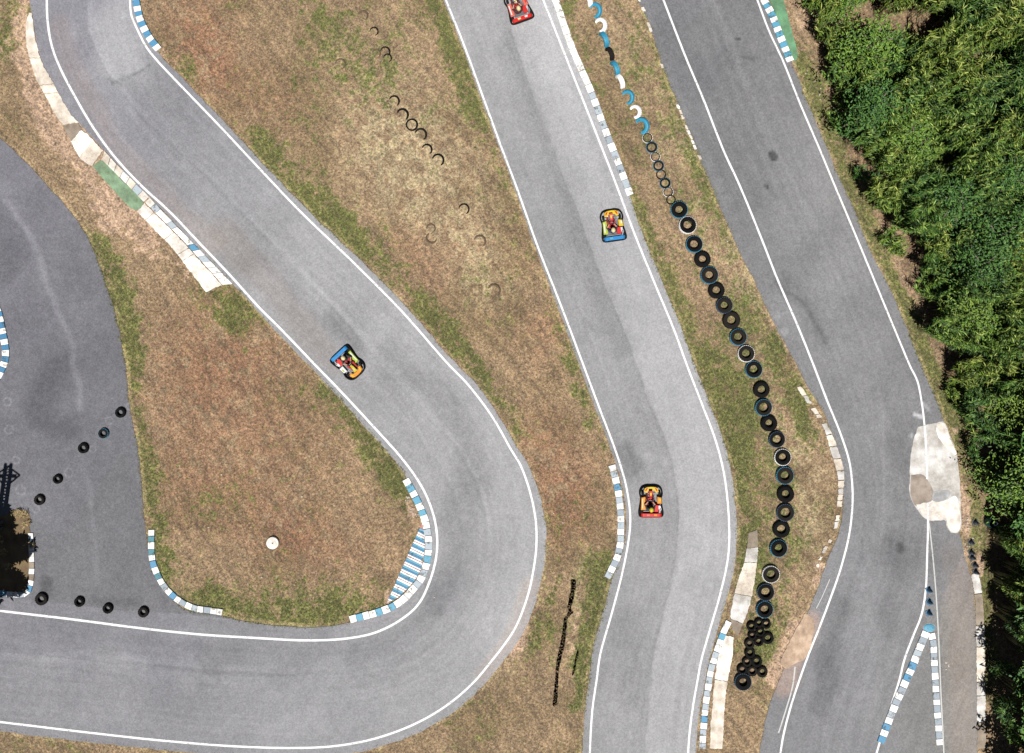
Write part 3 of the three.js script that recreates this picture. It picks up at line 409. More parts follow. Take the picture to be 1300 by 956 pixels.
{
  const k = kerb('bright blue and white kerb round the hairpin apex', [[515, 608], [523, 622], [532, 640], [539, 657.5], [543, 675], [544.5, 688], [544, 699], [542.5, 711], [539, 724], [533, 737], [523, 749], [511, 761.5], [497, 770], [479, 777], [460, 782], [444.6, 786]], 9, 28, [W, M.blueBright, W, M.blueBright, W, M.blueBright, W, W, M.bluePale, W, M.bluePale, W, M.blueBright, W, M.bluePale, W, M.bluePale, W, w2, W, W, M.blueBright, W, M.blueBright, W, W, M.blueBright, W]);
  // ribbed run-off slab behind it
  const tri = [[535.6, 664], [539.2, 671], [539.4, 690], [538.6, 702.5], [534.2, 723], [527, 736], [520, 744], [507, 757], [491, 765.5]], A = [535.6, 664], B = [490.7, 766];
  const c = [X(522), Z(715)], o = thing('runoff_slab', 'ribbed triangular run-off slab striped blue and white inside the hairpin', 'run-off slab', c[0], c[1]);
  const dir = [0.905, 0.425]; let k2 = 0;
  const hit = (p) => { let best = 0; for (let i = 0; i + 1 < tri.length; i++) { const a = tri[i], b = tri[i + 1], ex = b[0] - a[0], ey = b[1] - a[1], den = dir[0] * ey - dir[1] * ex; if (Math.abs(den) < 1e-6) continue; const t = ((a[0] - p[0]) * ey - (a[1] - p[1]) * ex) / den, s = ((a[0] - p[0]) * dir[1] - (a[1] - p[1]) * dir[0]) / den; if (s >= -0.01 && s <= 1.01 && t > best) best = t; } return best; };
  const seg = (t) => { const p = [A[0] + (B[0] - A[0]) * t, A[1] + (B[1] - A[1]) * t], d = hit(p); return [p, [p[0] + dir[0] * d, p[1] + dir[1] * d]]; };
  const n = 10, cycle = [[0, .24, M.blueBright, .062], [.25, .49, M.blueDeep, .074], [.5, .68, W, .07], [.7, .76, M.redPaint, .055], [.78, .98, W, .066]];
  for (let i = 0; i < n; i++) for (const [a, b, m, h] of cycle) {
    const [p0, p1] = seg(0.06 + 0.92 * (i + a) / n), [q0, q1] = seg(0.06 + 0.92 * (i + b) / n);
    if (Math.hypot(p1[0] - p0[0], p1[1] - p0[1]) < 1.2 || Math.hypot(q1[0] - q0[0], q1[1] - q0[1]) < 1.2) continue;
    mesh('rib', prism([p0, p1, q1, q0], c, h, 0.006, 900 + k2++), m, o);
  }
  mesh('base_slab', (() => { const g = sheet([A, ...tri.slice(1, -1), B], 0.04, 0.06); g.translate(-c[0], 0, -c[1]); return g; })(), std(seen(214, 150, 140), 0.9), o);
}
kerb('curved teal and white kerb where the pit lane joins the bottom straight', [[193, 672], [193, 683], [193, 699.5], [195.5, 716], [202, 731.7], [210, 745], [221, 756.6], [235.6, 766.5], [250, 772], [266, 774], [283, 777]], 7.6, 20, [w2, M.teal, W, M.teal, W, M.blue, W, M.teal, W, M.blueGrey, W, M.blue, W, M.blueGrey, W, M.bluePale, W, M.blueGrey, w2, w2]);
kerb('blue and white kerb at the rim of the pit lane bend', [[-20, 365], [-8, 382], [-1, 397], [4, 420], [8, 441], [8, 454], [4, 467], [-3, 481], [-14, 496]], 9, 20, [W, M.blueDeep]);
kerb('blue and white kerb stones around the shaded planted island', [[40, 676], [40.5, 690], [41, 704], [41.5, 716], [41, 730], [39.5, 744], [35, 752.5], [27, 754.5], [15, 754], [4, 752.5], [-20, 750], [-50, 746]], 6.5, 22, [w2, M.blueDeep, W, w2, w2, M.rubble, W, M.rubble, W, M.blue, W, M.bluePale, W, W, M.blue, W, M.blue, W, w2, M.blue, W, M.blue]);
kerb('blue and white kerb arm along the main line of the pit exit wedge', [[1175, 801], [1169, 816], [1163, 830], [1158, 844], [1152, 857], [1145, 873], [1136, 893], [1126, 918], [1117, 942]], 9.5, 18, [W, M.blueGrey, W, M.bluePale, W, M.blue, W, M.blue, W, M.blueGrey]);
kerb('blue and white kerb arm beside the pale service lane at the wedge', [[1181.5, 803], [1184, 818], [1184.7, 835], [1186, 857], [1187.5, 880], [1189.5, 910], [1192, 945]], 8.2, 17, [W, M.blueGrey, W, M.blueGrey]);
{ const g = new THREE.SphereGeometry(0.36, 18, 6, 0, Math.PI * 2, 0, Math.PI / 2); g.scale(1, 0.25, 0.7); const o = thing('kerb_nose', 'rounded blue painted kerb nose at the tip of the wedge', 'kerb', X(1179), Z(796.5), 0, undefined, 0.03); mesh('cap', g, M.blueBright, o); const g2 = new THREE.CylinderGeometry(0.36, 0.4, 0.08, 18); g2.scale(1, 1, 0.72); g2.translate(0, -0.03, 0); mesh('rim', g2, w2, o); }
kerb('blue and white kerb beside a green run-off strip at the cane thicket', [[941, -62], [955, -34], [969, 0], [979.6, 19.6], [989, 44.5], [1003, 78.5]], 9, 23, [W, M.blueBright]);
structure('green_runoff', planarUV(sheet(ragged(curve([[953, -50], [966, -60], [985, -25], [994, 0], [1003, 34], [1012, 70], [1009, 79], [1003, 72], [993, 42], [978, 3], [953, -50]], 4), 0.5, 0.3, 9).slice(0, -1), 0.05), 2.5), M.greenRunoff, 'green painted concrete run-off behind the blue and white kerb');

// plain concrete kerb stones
{
  const L = curve([[38, 16.5], [34, 28], [35.5, 63.5], [42, 86], [51, 109], [61, 127], [73.6, 150], [81, 159]], 2), R = curve([[41, 16.5], [42.5, 28], [46, 50], [54.6, 81], [67, 103], [79, 126], [94, 150], [101, 156]], 2);
  slabs('tapering strip of old cream concrete slabs along the outer curve', 'kerb', L, R, [0, .38, .62, .7, 1], [M.concrete, M.concrete, M.concrete, M.concrete], 0.055, 'concrete_kerb', 'slab');
  slabs('broken concrete slab by the bare soil, next to the green painted strip', 'kerb', curve([[91, 180], [97, 192], [104, 203], [117, 211]], 2), curve([[104, 165], [113, 172], [122, 182], [132, 191]], 2), [0, .55, 1], [M.concreteWhite, M.concrete], 0.055, 'concrete_kerb', 'slab');
  slabs('grey crumbled gap filled with rubble between cream slabs', 'kerb', curve([[81, 160], [86, 171], [91, 179]], 2), curve([[98, 154], [102, 160], [104, 164]], 2), [0, .6, 1], [M.rubble, M.rubble], 0.03, 'concrete_kerb', 'slab');
  blocks('concrete_kerb', 'slab', 'narrow cream concrete kerb between the green strip and the white line', 'kerb', curve([[130, 203], [157, 230], [183, 256.6]], 2), curve([[133, 191.5], [152, 212], [176, 236], [190, 250]], 2), even(7), [M.concrete, M.concreteWhite, M.concrete, w2, M.concrete, M.bluePale, M.concreteWhite], 0.055, 0.012, 0.015);
  slabs('wide white concrete slabs with traces of blue paint beside the diagonal track', 'kerb', curve([[174, 268], [196, 291], [218, 314], [240, 342], [262, 371]], 2), curve([[184, 258], [206, 280], [230, 304], [255, 332], [282, 362]], 2), [0, .12, .37, .56, .63, 1], [M.concreteWhite], 0.05, 'concrete_kerb', 'slab');
  blocks('concrete_kerb', 'slab', 'row of white kerb stones with faded blue ones next to the diagonal white line', 'kerb', curve([[185, 257], [207, 279.5], [231, 303.5], [256, 331.5], [283, 361.5]], 2), curve([[191, 251], [214, 276], [246, 309], [272, 336], [296, 361]], 2), even(15), [M.concreteWhite, M.bluePale, W, W, M.bluePale, W, W, w2, M.blue, W, M.bluePale, W, w2, W, W], 0.06, 0.012, 0.014);
  structure('green_strip', planarUV(sheet(ragged(curve([[118, 211], [130, 204], [157, 231], [182.5, 257.5], [173, 267], [137, 233], [118, 211]], 3), 0.6, 0.3, 7).slice(0, -1), 0.048), 1.7), M.greenPaint, 'worn green painted strip between concrete slabs');
}
slabs('crumbling line of grey kerb stones on the inside of the dark track bend', 'kerb', curve([[1011, 491], [1028, 517.5], [1043.7, 541], [1054, 572.5], [1063, 606.5], [1062, 643], [1056.8, 677]], 2), curve([[1016, 490], [1033, 516], [1047.6, 536], [1059, 559], [1071, 600], [1070, 622], [1067, 648], [1060.7, 677]], 2), [0, .07, .13, .16, .21, .24, .28, .36, .44, .52, .6, .66, .71, .75, .79, .83, .88, .92, .97, 1], [M.concrete, M.concreteGrey, null, M.concrete, M.concrete, null, M.concreteGrey, M.concrete, M.concreteGrey, M.concrete, M.concreteGrey, M.concrete, M.concreteGrey, M.concrete, M.concrete, null, M.concrete, M.concreteGrey, null], 0.06, 'concrete_kerb', 'kerb_stone');
slabs('broken thin kerb pieces sinking into grass below the stone line', 'kerb', curve([[1052, 684], [1045, 696], [1038, 712], [1034, 724]], 2), curve([[1056, 685], [1049, 697], [1041, 713], [1036.5, 725]], 2), even(9), [M.concrete, null, M.concrete, M.concreteGrey, null, M.concrete, null, M.concrete, null], 0.05, 'concrete_kerb', 'kerb_stone');
slabs('slivers of white edging between tyre strip and dark track', 'kerb', curve([[808, -4], [820, 26], [841, 90], [866, 152], [893, 216]], 2), curve([[811, -4], [823.5, 26], [844, 90], [869, 152], [896, 216]], 2), even(34), [M.concreteWhite, null, M.concrete, null, null, M.concrete, M.concreteWhite, null, null, null, null, null, null, M.concrete, null, null, null, null, null, null, null, M.concreteWhite, M.concrete, M.concrete, null, M.concreteWhite, M.concreteWhite, M.concrete, M.concreteWhite, M.concreteWhite, null, M.concrete, null, null], 0.04, 'concrete_kerb', 'kerb_stone');
slabs('pale concrete edging strip between service lane and thicket', 'kerb', curve([[1232, 728], [1236.5, 755], [1238.5, 800], [1239.5, 866], [1240, 950]], 2), curve([[1241, 726], [1246, 752], [1249, 800], [1250, 866], [1251, 950]], 2), [0, .12, .3, .42, .62, .7, .85, 1], [M.concreteGrey, M.rubble, M.concreteGrey, M.concrete, M.concreteGrey], 0.05, 'concrete_kerb', 'slab');
slabs('weathered pinkish concrete slabs between straight track and tyre row', 'path', curve([[950, 676], [947, 700], [944, 716], [937, 735], [930, 762], [927, 785], [930, 800]], 2), curve([[961, 672], [962, 700], [960, 716], [957, 741], [950, 772], [944, 788], [936, 807]], 2), [0, .16, .3, .62, .88, 1], [M.rubble, M.concreteGrey, M.concrete, M.concreteGrey, M.rubble], 0.045, 'concrete_path', 'slab');
slabs('white run-off slabs beside the straight below the weathered path', 'kerb', curve([[921, 806], [912, 830], [907, 866], [903, 905], [901, 950]], 2), curve([[931, 808], [929.5, 830], [923, 866], [919, 905], [917, 950]], 2), [0, .4, 1], [M.concreteWhite, M.concrete], 0.05, 'concrete_kerb', 'slab');
kerb('white kerb with a few faded blue blocks beside the run-off slabs', [[925, 788], [919, 800], [911, 822], [903, 846], [899.5, 866], [896, 890], [893, 920], [891, 950]], 8, 20, [W, W, M.blueBright, W, W, M.bluePale, W, M.bluePale, W, M.bluePale, W, M.bluePale, W, M.bluePale, W, M.blue, W, M.bluePale, W, M.bluePale], 0.08);
console.log('kerbs');

// ---------------------------------------------------------------- tyres
const rub = (c, r) => new THREE.MeshPhysicalMaterial({ color: rgb(c, c, c * 1.05), roughness: r, specularIntensity: 0.12, side: THREE.DoubleSide });
const dusty = new THREE.MeshPhysicalMaterial({ color: rgb(0.0095, 0.0085, 0.0075), roughness: 0.95, specularIntensity: 0.1, side: THREE.DoubleSide });
const rubber = [rub(0.0035, 0.85), dusty, rub(0.0025, 0.8)];
const tyrePaint = { blue: std(seen(60, 172, 214), 0.7, { map: paintWear }), white: std(rgb(0.6, 0.59, 0.57), 0.7, { map: paintWear }), navy: std(seen(50, 100, 138), 0.7, { map: paintWear }), cyan: std(seen(62, 186, 226), 0.6, { map: paintWear }), black: rubber[1], straw: std(seen(120, 100, 74), 0.9, { map: concreteTex }) };
const tyreGeo = {};
function tyreShapes(R, r, w) {
  const key = [R, r, w].join(); if (tyreGeo[key]) return tyreGeo[key];
  const v = (a, b) => new THREE.Vector2(a, b), h = w / 2;
  const body = new THREE.LatheGeometry([v(r, -h * 0.72), v(r + 0.012, -h * 0.86), v(r + (R - r) * 0.35, -h), v(r + (R - r) * 0.72, -h * 0.96), v(R - 0.02, -h * 0.74), v(R - 0.028, 0), v(R - 0.02, h * 0.74), v(r + (R - r) * 0.72, h * 0.96), v(r + (R - r) * 0.35, h), v(r + 0.012, h * 0.86), v(r, h * 0.72), v(r + 0.02, h * 0.6), v(r + (R - r) * 0.5, h * 0.8), v(R - 0.05, h * 0.5), v(R - 0.05, -h * 0.5), v(r + (R - r) * 0.5, -h * 0.8), v(r + 0.02, -h * 0.6), v(r, -h * 0.72)], 30);
  const lugs = []; const n = Math.round(R * 52);
  const band = new THREE.LatheGeometry([v(R - 0.035, -h * 0.84), v(R - 0.012, -h * 0.64), v(R - 0.012, h * 0.64), v(R - 0.035, h * 0.86)], 30); lugs.push(band.toNonIndexed());
  for (let i = 0; i < n; i++) for (const s of [-1, 1]) { const b = new THREE.BoxGeometry(0.026, h * 0.6, 2 * Math.PI * R / n * 0.62); b.translate(R - 0.012, s * h * 0.37, 0); b.rotateY((i + (s > 0 ? 0.5 : 0)) / n * Math.PI * 2); lugs.push(b.toNonIndexed()); }
  const ring = new THREE.TorusGeometry(r + (R - r) * 0.5, 0.008, 5, 26); ring.rotateX(Math.PI / 2); ring.translate(0, h * 0.985, 0);
  return tyreGeo[key] = { body, tread: mergeGeometries(lugs), ring };
}
const tr = rng(77);
function tyre(px, py, dpx, paint, label, group, o = {}) {
  const big = dpx > 17, R = dpx / 2 / S, r = R * (o.hole ?? (big ? 0.52 : 0.62)), w = o.w ?? (big ? 0.27 : 0.18), g = tyreShapes(+R.toFixed(3), +r.toFixed(3), w);
  const t = thing('tyre', label, 'tyre', X(px), Z(py), 0, group, o.y ?? (0.5 * w + (o.base ?? 0)));
  t.rotation.set(0, 0, 0); const q = new THREE.Quaternion();
  if (o.tilt) q.setFromAxisAngle(new THREE.Vector3(Math.cos(o.axis), 0, Math.sin(o.axis)), o.tilt); // lean about a horizontal axis
  q.multiply(new THREE.Quaternion().setFromAxisAngle(new THREE.Vector3(0, 1, 0), tr() * 6.28)); t.quaternion.copy(q);
  mesh('sidewall', g.body, o.full ? tyrePaint[paint] : rubber[Math.floor(tr() * 3)], t); mesh('tread', g.tread, tyrePaint[paint], t); mesh('bead_ring', g.ring, o.full ? tyrePaint[paint] : rubber[1], t);
  return t;
}
const rowG = 'tyres lined up between the straight and the dark track';
const bigLab = { blue: 'large truck tyre lying flat with blue painted tread in the dividing row', white: 'large truck tyre lying flat with white painted tread in the dividing row', black: 'large plain black truck tyre lying flat in the dividing row', navy: 'large truck tyre lying flat with dull navy tread in the dividing row' };
for (const [x, y, p] of [[861.5, 267, 'blue'], [872, 286.5, 'white'], [880.4, 310.6, 'blue'], [891, 329.5, 'black'], [899.6, 349.7, 'blue'], [908.6, 369, 'black'], [918.5, 388, 'navy'], [927.5, 406.6, 'black'], [936, 428, 'blue'], [946, 449, 'white'], [955.7, 469, 'blue'], [965.6, 494.5, 'black'], [968, 517, 'blue'], [975, 537, 'black'], [985, 557.5, 'navy'], [992.2, 580, 'white'], [995, 603, 'blue'], [996, 626.6, 'black'], [995.7, 650, 'navy'], [990.7, 671, 'black'], [987, 695, 'blue'], [977.4, 728, 'white'], [970.7, 750.6, 'navy'], [969.4, 772.5, 'blue'], [942, 864, 'navy']])
  tyre(x, y, [20.6, 21.4, 22.2][Math.floor(tr() * 3)], p, bigLab[p], rowG, { tilt: (tr() - 0.5) * 0.16, axis: tr() * 6, w: [0.24, 0.27, 0.3][Math.floor(tr() * 3)], hole: [0.46, 0.5, 0.55][Math.floor(tr() * 3)], y: 0.125 });
const smLab = { blue: 'small tyre lying flat with bright blue tread in the thin part of the row', white: 'small thin tyre lying flat with worn white tread in the row', black: 'small thin black tyre sunk in the grass of the row' };
for (const [x, y, d, p] of [[821.7, 175.5, 13, 'white'], [827, 187.5, 14.5, 'blue'], [831.7, 199.4, 12.5, 'white'], [835.7, 211, 14, 'blue'], [839, 222, 12.5, 'black'], [844, 233, 14, 'blue'], [848, 244, 13, 'white'], [851.6, 254, 12, 'black']])
  tyre(x, y, d, p, smLab[p], rowG, { hole: p === 'blue' ? 0.66 : 0.78, w: 0.15, y: p === 'blue' ? 0.06 : 0.03, tilt: 0.06, axis: 1 });
// half-buried tyres: c = leaning so an arc shows, e = nearly on edge
const ax = Math.atan2(0.9, 0.42);
for (const [x, y, d, p, k] of [[746, 0, 18, 'white', 'e'], [755, 14, 19, 'cyan', 'c'], [762, 33, 18, 'white', 'c'], [766.6, 51, 20, 'cyan', 'e'], [774, 69, 17, 'black', 'e'], [780.5, 87.5, 19, 'cyan', 'e'], [787, 104, 18, 'white', 'e'], [796.5, 124, 18, 'cyan', 'c'], [806, 142.5, 17, 'white', 'c'], [814, 160.5, 21, 'cyan', 'c']])
  tyre(x, y, d + 1, p, k === 'c' ? `${p === 'cyan' ? 'bright blue' : 'white'} painted tyre half buried and leaning over in the row` : `${p === 'cyan' ? 'bright blue' : p === 'white' ? 'white' : 'unpainted black'} tyre half buried on edge in the row`, rowG, { full: p !== 'black', w: k === 'e' ? 0.3 : 0.24, y: k === 'e' ? -0.02 : 0.0, tilt: k === 'e' ? 1.45 : 0.72, axis: ax, hole: 0.55 });
for (const [x, y, d] of [[971.6, 791, 12], [962.5, 789.7, 11.5], [953, 794, 12], [964.3, 801, 11.5], [954, 805.5, 11], [973.7, 809, 15], [962, 813.3, 12], [950.7, 815.8, 13], [951, 827.5, 13.5], [959.5, 838.5, 14], [947.4, 839, 12], [941.4, 848.7, 13.5], [954, 850.6, 13.5], [966.6, 851.7, 14]])
  tyre(x, y, d, 'black', 'small black car tyre in the loose heap at the end of the row', 'heap of small tyres', { tilt: (tr() - 0.5) * 0.25, axis: tr() * 6, y: 0.1, hole: 0.52, w: 0.2 });
for (const [x, y, d, p] of [[154.5, 523.5, 13, 'black'], [133, 550, 13, 'blue'], [107.5, 568.5, 13, 'black'], [75, 607.8, 11.5, 'black'], [52, 634, 13, 'black']])
  tyre(x, y, d, p, p === 'blue' ? 'black tyre with blue painted tread standing alone on pit lane asphalt' : 'black tyre lying in the slanting row across the pit lane', 'tyres across the pit lane', { base: 0.024, hole: 0.5, w: 0.2 });
for (const [x, y, d] of [[54.5, 759.5, 15.5], [102.5, 763, 12.5], [138.5, 771.5, 12.5], [183.5, 776, 13.2]])
  tyre(x, y, d, 'black', 'black tyre lying beside the white line at the pit lane mouth', 'tyres at the pit lane mouth', { base: 0.024, hole: 0.48, w: 0.2 });
for (const [x, y, d, p, tl] of [[500.5, 128.5, 15, 'black', .3], [511, 146, 17, 'black', .34], [523, 158.6, 16, 'black', .1], [534, 171, 17, 'black', .26], [542, 190, 15, 'black', .32], [556, 203.5, 17, 'black', .22], [489, 66, 14, 'black', .26], [492, 74, 12, 'black', .22], [478, 68, 12, 'straw', .2], [461, 20, 14, 'straw', .22], [475, 40, 12, 'black', .2], [432, 81.5, 15, 'straw', .12], [589, 265.5, 15, 'black', .2], [547, 290, 13, 'straw', .14], [548, 302, 15, 'straw', -.2], [609, 306.5, 17, 'straw', .22], [627, 369, 18, 'straw', .24]])
  tyre(x, y, d, p, p === 'straw' ? 'dusty straw coloured tyre sunk level with the dry infield grass' : 'black tyre sunk deep in the dry infield grass with one arc showing', 'sunken tyres in the infield', { full: p === 'straw', hole: 0.72, w: 0.16, y: p === 'straw' ? -0.055 : tl < 0.15 ? -0.02 : -0.05, tilt: tl, axis: Math.atan2(0.62, 0.78) });
console.log('tyres');

// ---------------------------------------------------------------- drivers
function capsuleField(prims, k) { // smooth union of tapered capsules: [ax,ay,az, bx,by,bz, ra, rb, colour index]
  return (x, y, z) => {
    let s = 0, best = 1e9, bi = 0;
    for (const p of prims) {
      const dx = p[3] - p[0], dy = p[4] - p[1], dz = p[5] - p[2], l = dx * dx + dy * dy + dz * dz || 1e-9, t = clamp(((x - p[0]) * dx + (y - p[1]) * dy + (z - p[2]) * dz) / l);
      const d = Math.hypot(x - p[0] - dx * t, y - p[1] - dy * t, z - p[2] - dz * t) - (p[6] + (p[7] - p[6]) * t);
      if (d < best) { best = d; bi = p[8]; } s += Math.exp(-d / k);
    }
    return [best > 0.2 ? best : -k * Math.log(s), bi];
  };
}
function meshField(field, c, half, res) {
  const mc = new MarchingCubes(res, new THREE.MeshBasicMaterial(), false, false, 60000); mc.isolation = 0;
  const h2 = res / 2;
  for (let k = 0; k < res; k++) for (let j = 0; j < res; j++) for (let i = 0; i < res; i++) mc.field[k * res * res + j * res + i] = -field(c[0] + (i - h2) / h2 * half, c[1] + (j - h2) / h2 * half, c[2] + (k - h2) / h2 * half)[0];
  mc.update();
  const n = mc.count, pos = new Float32Array(n * 3), idx = new Int8Array(n);
  for (let i = 0; i < n; i++) { for (let a = 0; a < 3; a++) pos[3 * i + a] = c[a] + mc.positionArray[3 * i + a] * half; idx[i] = field(pos[3 * i], pos[3 * i + 1], pos[3 * i + 2])[1]; }
  return { pos, nor: mc.normalArray.slice(0, n * 3), idx };
}
const cx = -0.1;
// colour indices: 0 top, 1 trousers, 2 skin, 3 glove, 4 shoe
const bones = [[cx - .08, .2, .3, cx + .08, .2, .3, .12, .12, 1], [cx, .24, .32, cx, .48, .4, .13, .15, 0], [cx - .15, .56, .4, cx + .15, .56, .4, .075, .075, 0], [cx, .58, .4, cx, .7, .39, .058, .055, 2], [cx, .77, .385, cx, .84, .385, .092, .085, 2]];
for (const s of [-1, 1]) {
  bones.push([cx + s * .19, .56, .39, cx + s * .29, .42, .17, .06, .047, 0], [cx + s * .29, .42, .17, cx + s * .16, .5, -.02, .045, .033, 2],
    [cx + s * .1, .19, .26, cx + s * .19, .37, -.16, .085, .062, 1], [cx + s * .19, .37, -.16, cx + s * .15, .15, -.52, .058, .04, 1], [cx + s * .15, .13, -.5, cx + s * .15, .1, -.5, .045, .042, 4], [cx + s * .15, .11, -.5, cx + s * .15, .21, -.63, .042, .036, 4]);
}
function hand(s) { // fist closed round the wheel rim, palm outside, thumb along the inner face
  const b = [cx + s * .155, .505, -.035], P = [];
  P.push([b[0], b[1], b[2], b[0] - s * .012, b[1] + .012, b[2] - .06, .026, .03, 3]);
  for (let f = 0; f < 4; f++) { const L = [.85, 1, .95, .78][f], y0 = b[1] + .038 - f * .021, z0 = b[2] - .075 + f * .004; const k1 = [b[0] - s * .012, y0, z0 - .026 * L], k2 = [b[0] - s * .038, y0 - .004, z0 - .032 * L], k3 = [b[0] - s * .05, y0 - .006, z0 - .006]; P.push([b[0] - s * .006, y0, z0 + .016, ...k1, .0105, .0098, 3], [...k1, ...k2, .0098, .009, 3], [...k2, ...k3, .009, .0078, 3]); }
  P.push([b[0] - s * .012, b[1] + .02, b[2] - .012, b[0] - s * .036, b[1] + .036, b[2] - .03, .013, .0115, 3], [b[0] - s * .036, b[1] + .036, b[2] - .03, b[0] - s * .046, b[1] + .034, b[2] - .056, .0115, .0095, 3]);
  return P;
}
const bodyM = meshField(capsuleField(bones, 0.022), [cx, .47, -.1], 0.8, 96);
const handM = [-1, 1].map(s => meshField(capsuleField(hand(s), 0.004), [cx + s * .15, .505, -.085], 0.1, 56));
function driverGeo(cols) {
  const parts = [bodyM, ...handM], n = parts.reduce((a, p) => a + p.idx.length, 0), pos = new Float32Array(n * 3), nor = new Float32Array(n * 3), col = new Float32Array(n * 3); let o = 0;
  for (const p of parts) { pos.set(p.pos, o * 3); nor.set(p.nor, o * 3); for (let i = 0; i < p.idx.length; i++) { const c = cols[p.idx[i]]; col[(o + i) * 3] = c.r; col[(o + i) * 3 + 1] = c.g; col[(o + i) * 3 + 2] = c.b; } o += p.idx.length; }
  const g = new THREE.BufferGeometry(); g.setAttribute('position', new THREE.BufferAttribute(pos, 3)); g.setAttribute('normal', new THREE.BufferAttribute(nor, 3)); g.setAttribute('color', new THREE.BufferAttribute(col, 3)); return g;
}
const cloth = std(rgb(1, 1, 1), 0.85, { vertexColors: true });
const helmetGeo = (() => { const g = new THREE.SphereGeometry(0.145, 26, 18); const p = g.attributes.position; for (let i = 0; i < p.count; i++) { let x = p.getX(i), y = p.getY(i), z = p.getZ(i); x *= 0.9; z *= 1.08; if (y < -0.04 && z < 0) z *= 1.12; if (y < -0.1) y = -0.1 - (y + -0.1) * 0.15 * -1; p.setXYZ(i, x, y, z); } g.computeVertexNormals(); return g; })();
const visorGeo = new THREE.SphereGeometry(0.152, 20, 8, Math.PI * 1.08, Math.PI * 0.84, Math.PI * 0.36, Math.PI * 0.22); visorGeo.scale(0.92, 1, 1.1);
const visorMat = std(rgb(0.01, 0.01, 0.012), 0.12);

// ---------------------------------------------------------------- karts
const black = rub(0.006, 0.7), slick = rub(0.008, 0.85), steel = std(rgb(0.22, 0.22, 0.23), 0.5, { metalness: 0.8 }), alu = std(rgb(0.3, 0.3, 0.31), 0.55, { metalness: 0.5 }), tray = std(rgb(0.05, 0.05, 0.055), 0.6);
const gloss = (r, g, b) => new THREE.MeshPhysicalMaterial({ color: seen(r, g, b), roughness: 0.6, specularIntensity: 0.35, clearcoat: 0.12, clearcoatRoughness: 0.3, side: THREE.DoubleSide });
const C = { yellow: gloss(250, 214, 40), orange: gloss(250, 160, 40), red: gloss(232, 44, 36), pink: gloss(238, 122, 104), blue: gloss(44, 150, 222), lime: gloss(196, 218, 66), white: gloss(255, 255, 255), cream: gloss(250, 236, 176), lemon: gloss(240, 222, 50), cyanL: gloss(110, 190, 200) };
const V3 = (a) => new THREE.Vector3(...a);
const tube = (pts, r, seg = 24, closed = false, rad = 8) => new THREE.TubeGeometry(new THREE.CatmullRomCurve3(pts.map(V3), closed), seg, r, rad, closed);
function plate(pts, y, th, bev = 0.012) { const sh = new THREE.Shape(pts.map(p => new THREE.Vector2(p[0], -p[1]))); const g = new THREE.ExtrudeGeometry(sh, { depth: th, bevelEnabled: true, bevelSize: bev, bevelThickness: bev, bevelSegments: 2 }); g.rotateX(-Math.PI / 2); g.translate(0, y, 0); return g; }
const half = [[0, -.93], [.3, -.92], [.52, -.83], [.645, -.62], [.665, -.42], [.6, -.16], [.62, .12], [.68, .45], [.715, .72], [.69, .87], [.58, .925], [.3, .94]];
const ringPts = [...half, [0, .94], ...half.slice(1).reverse().map(p => [-p[0], p[1]])];
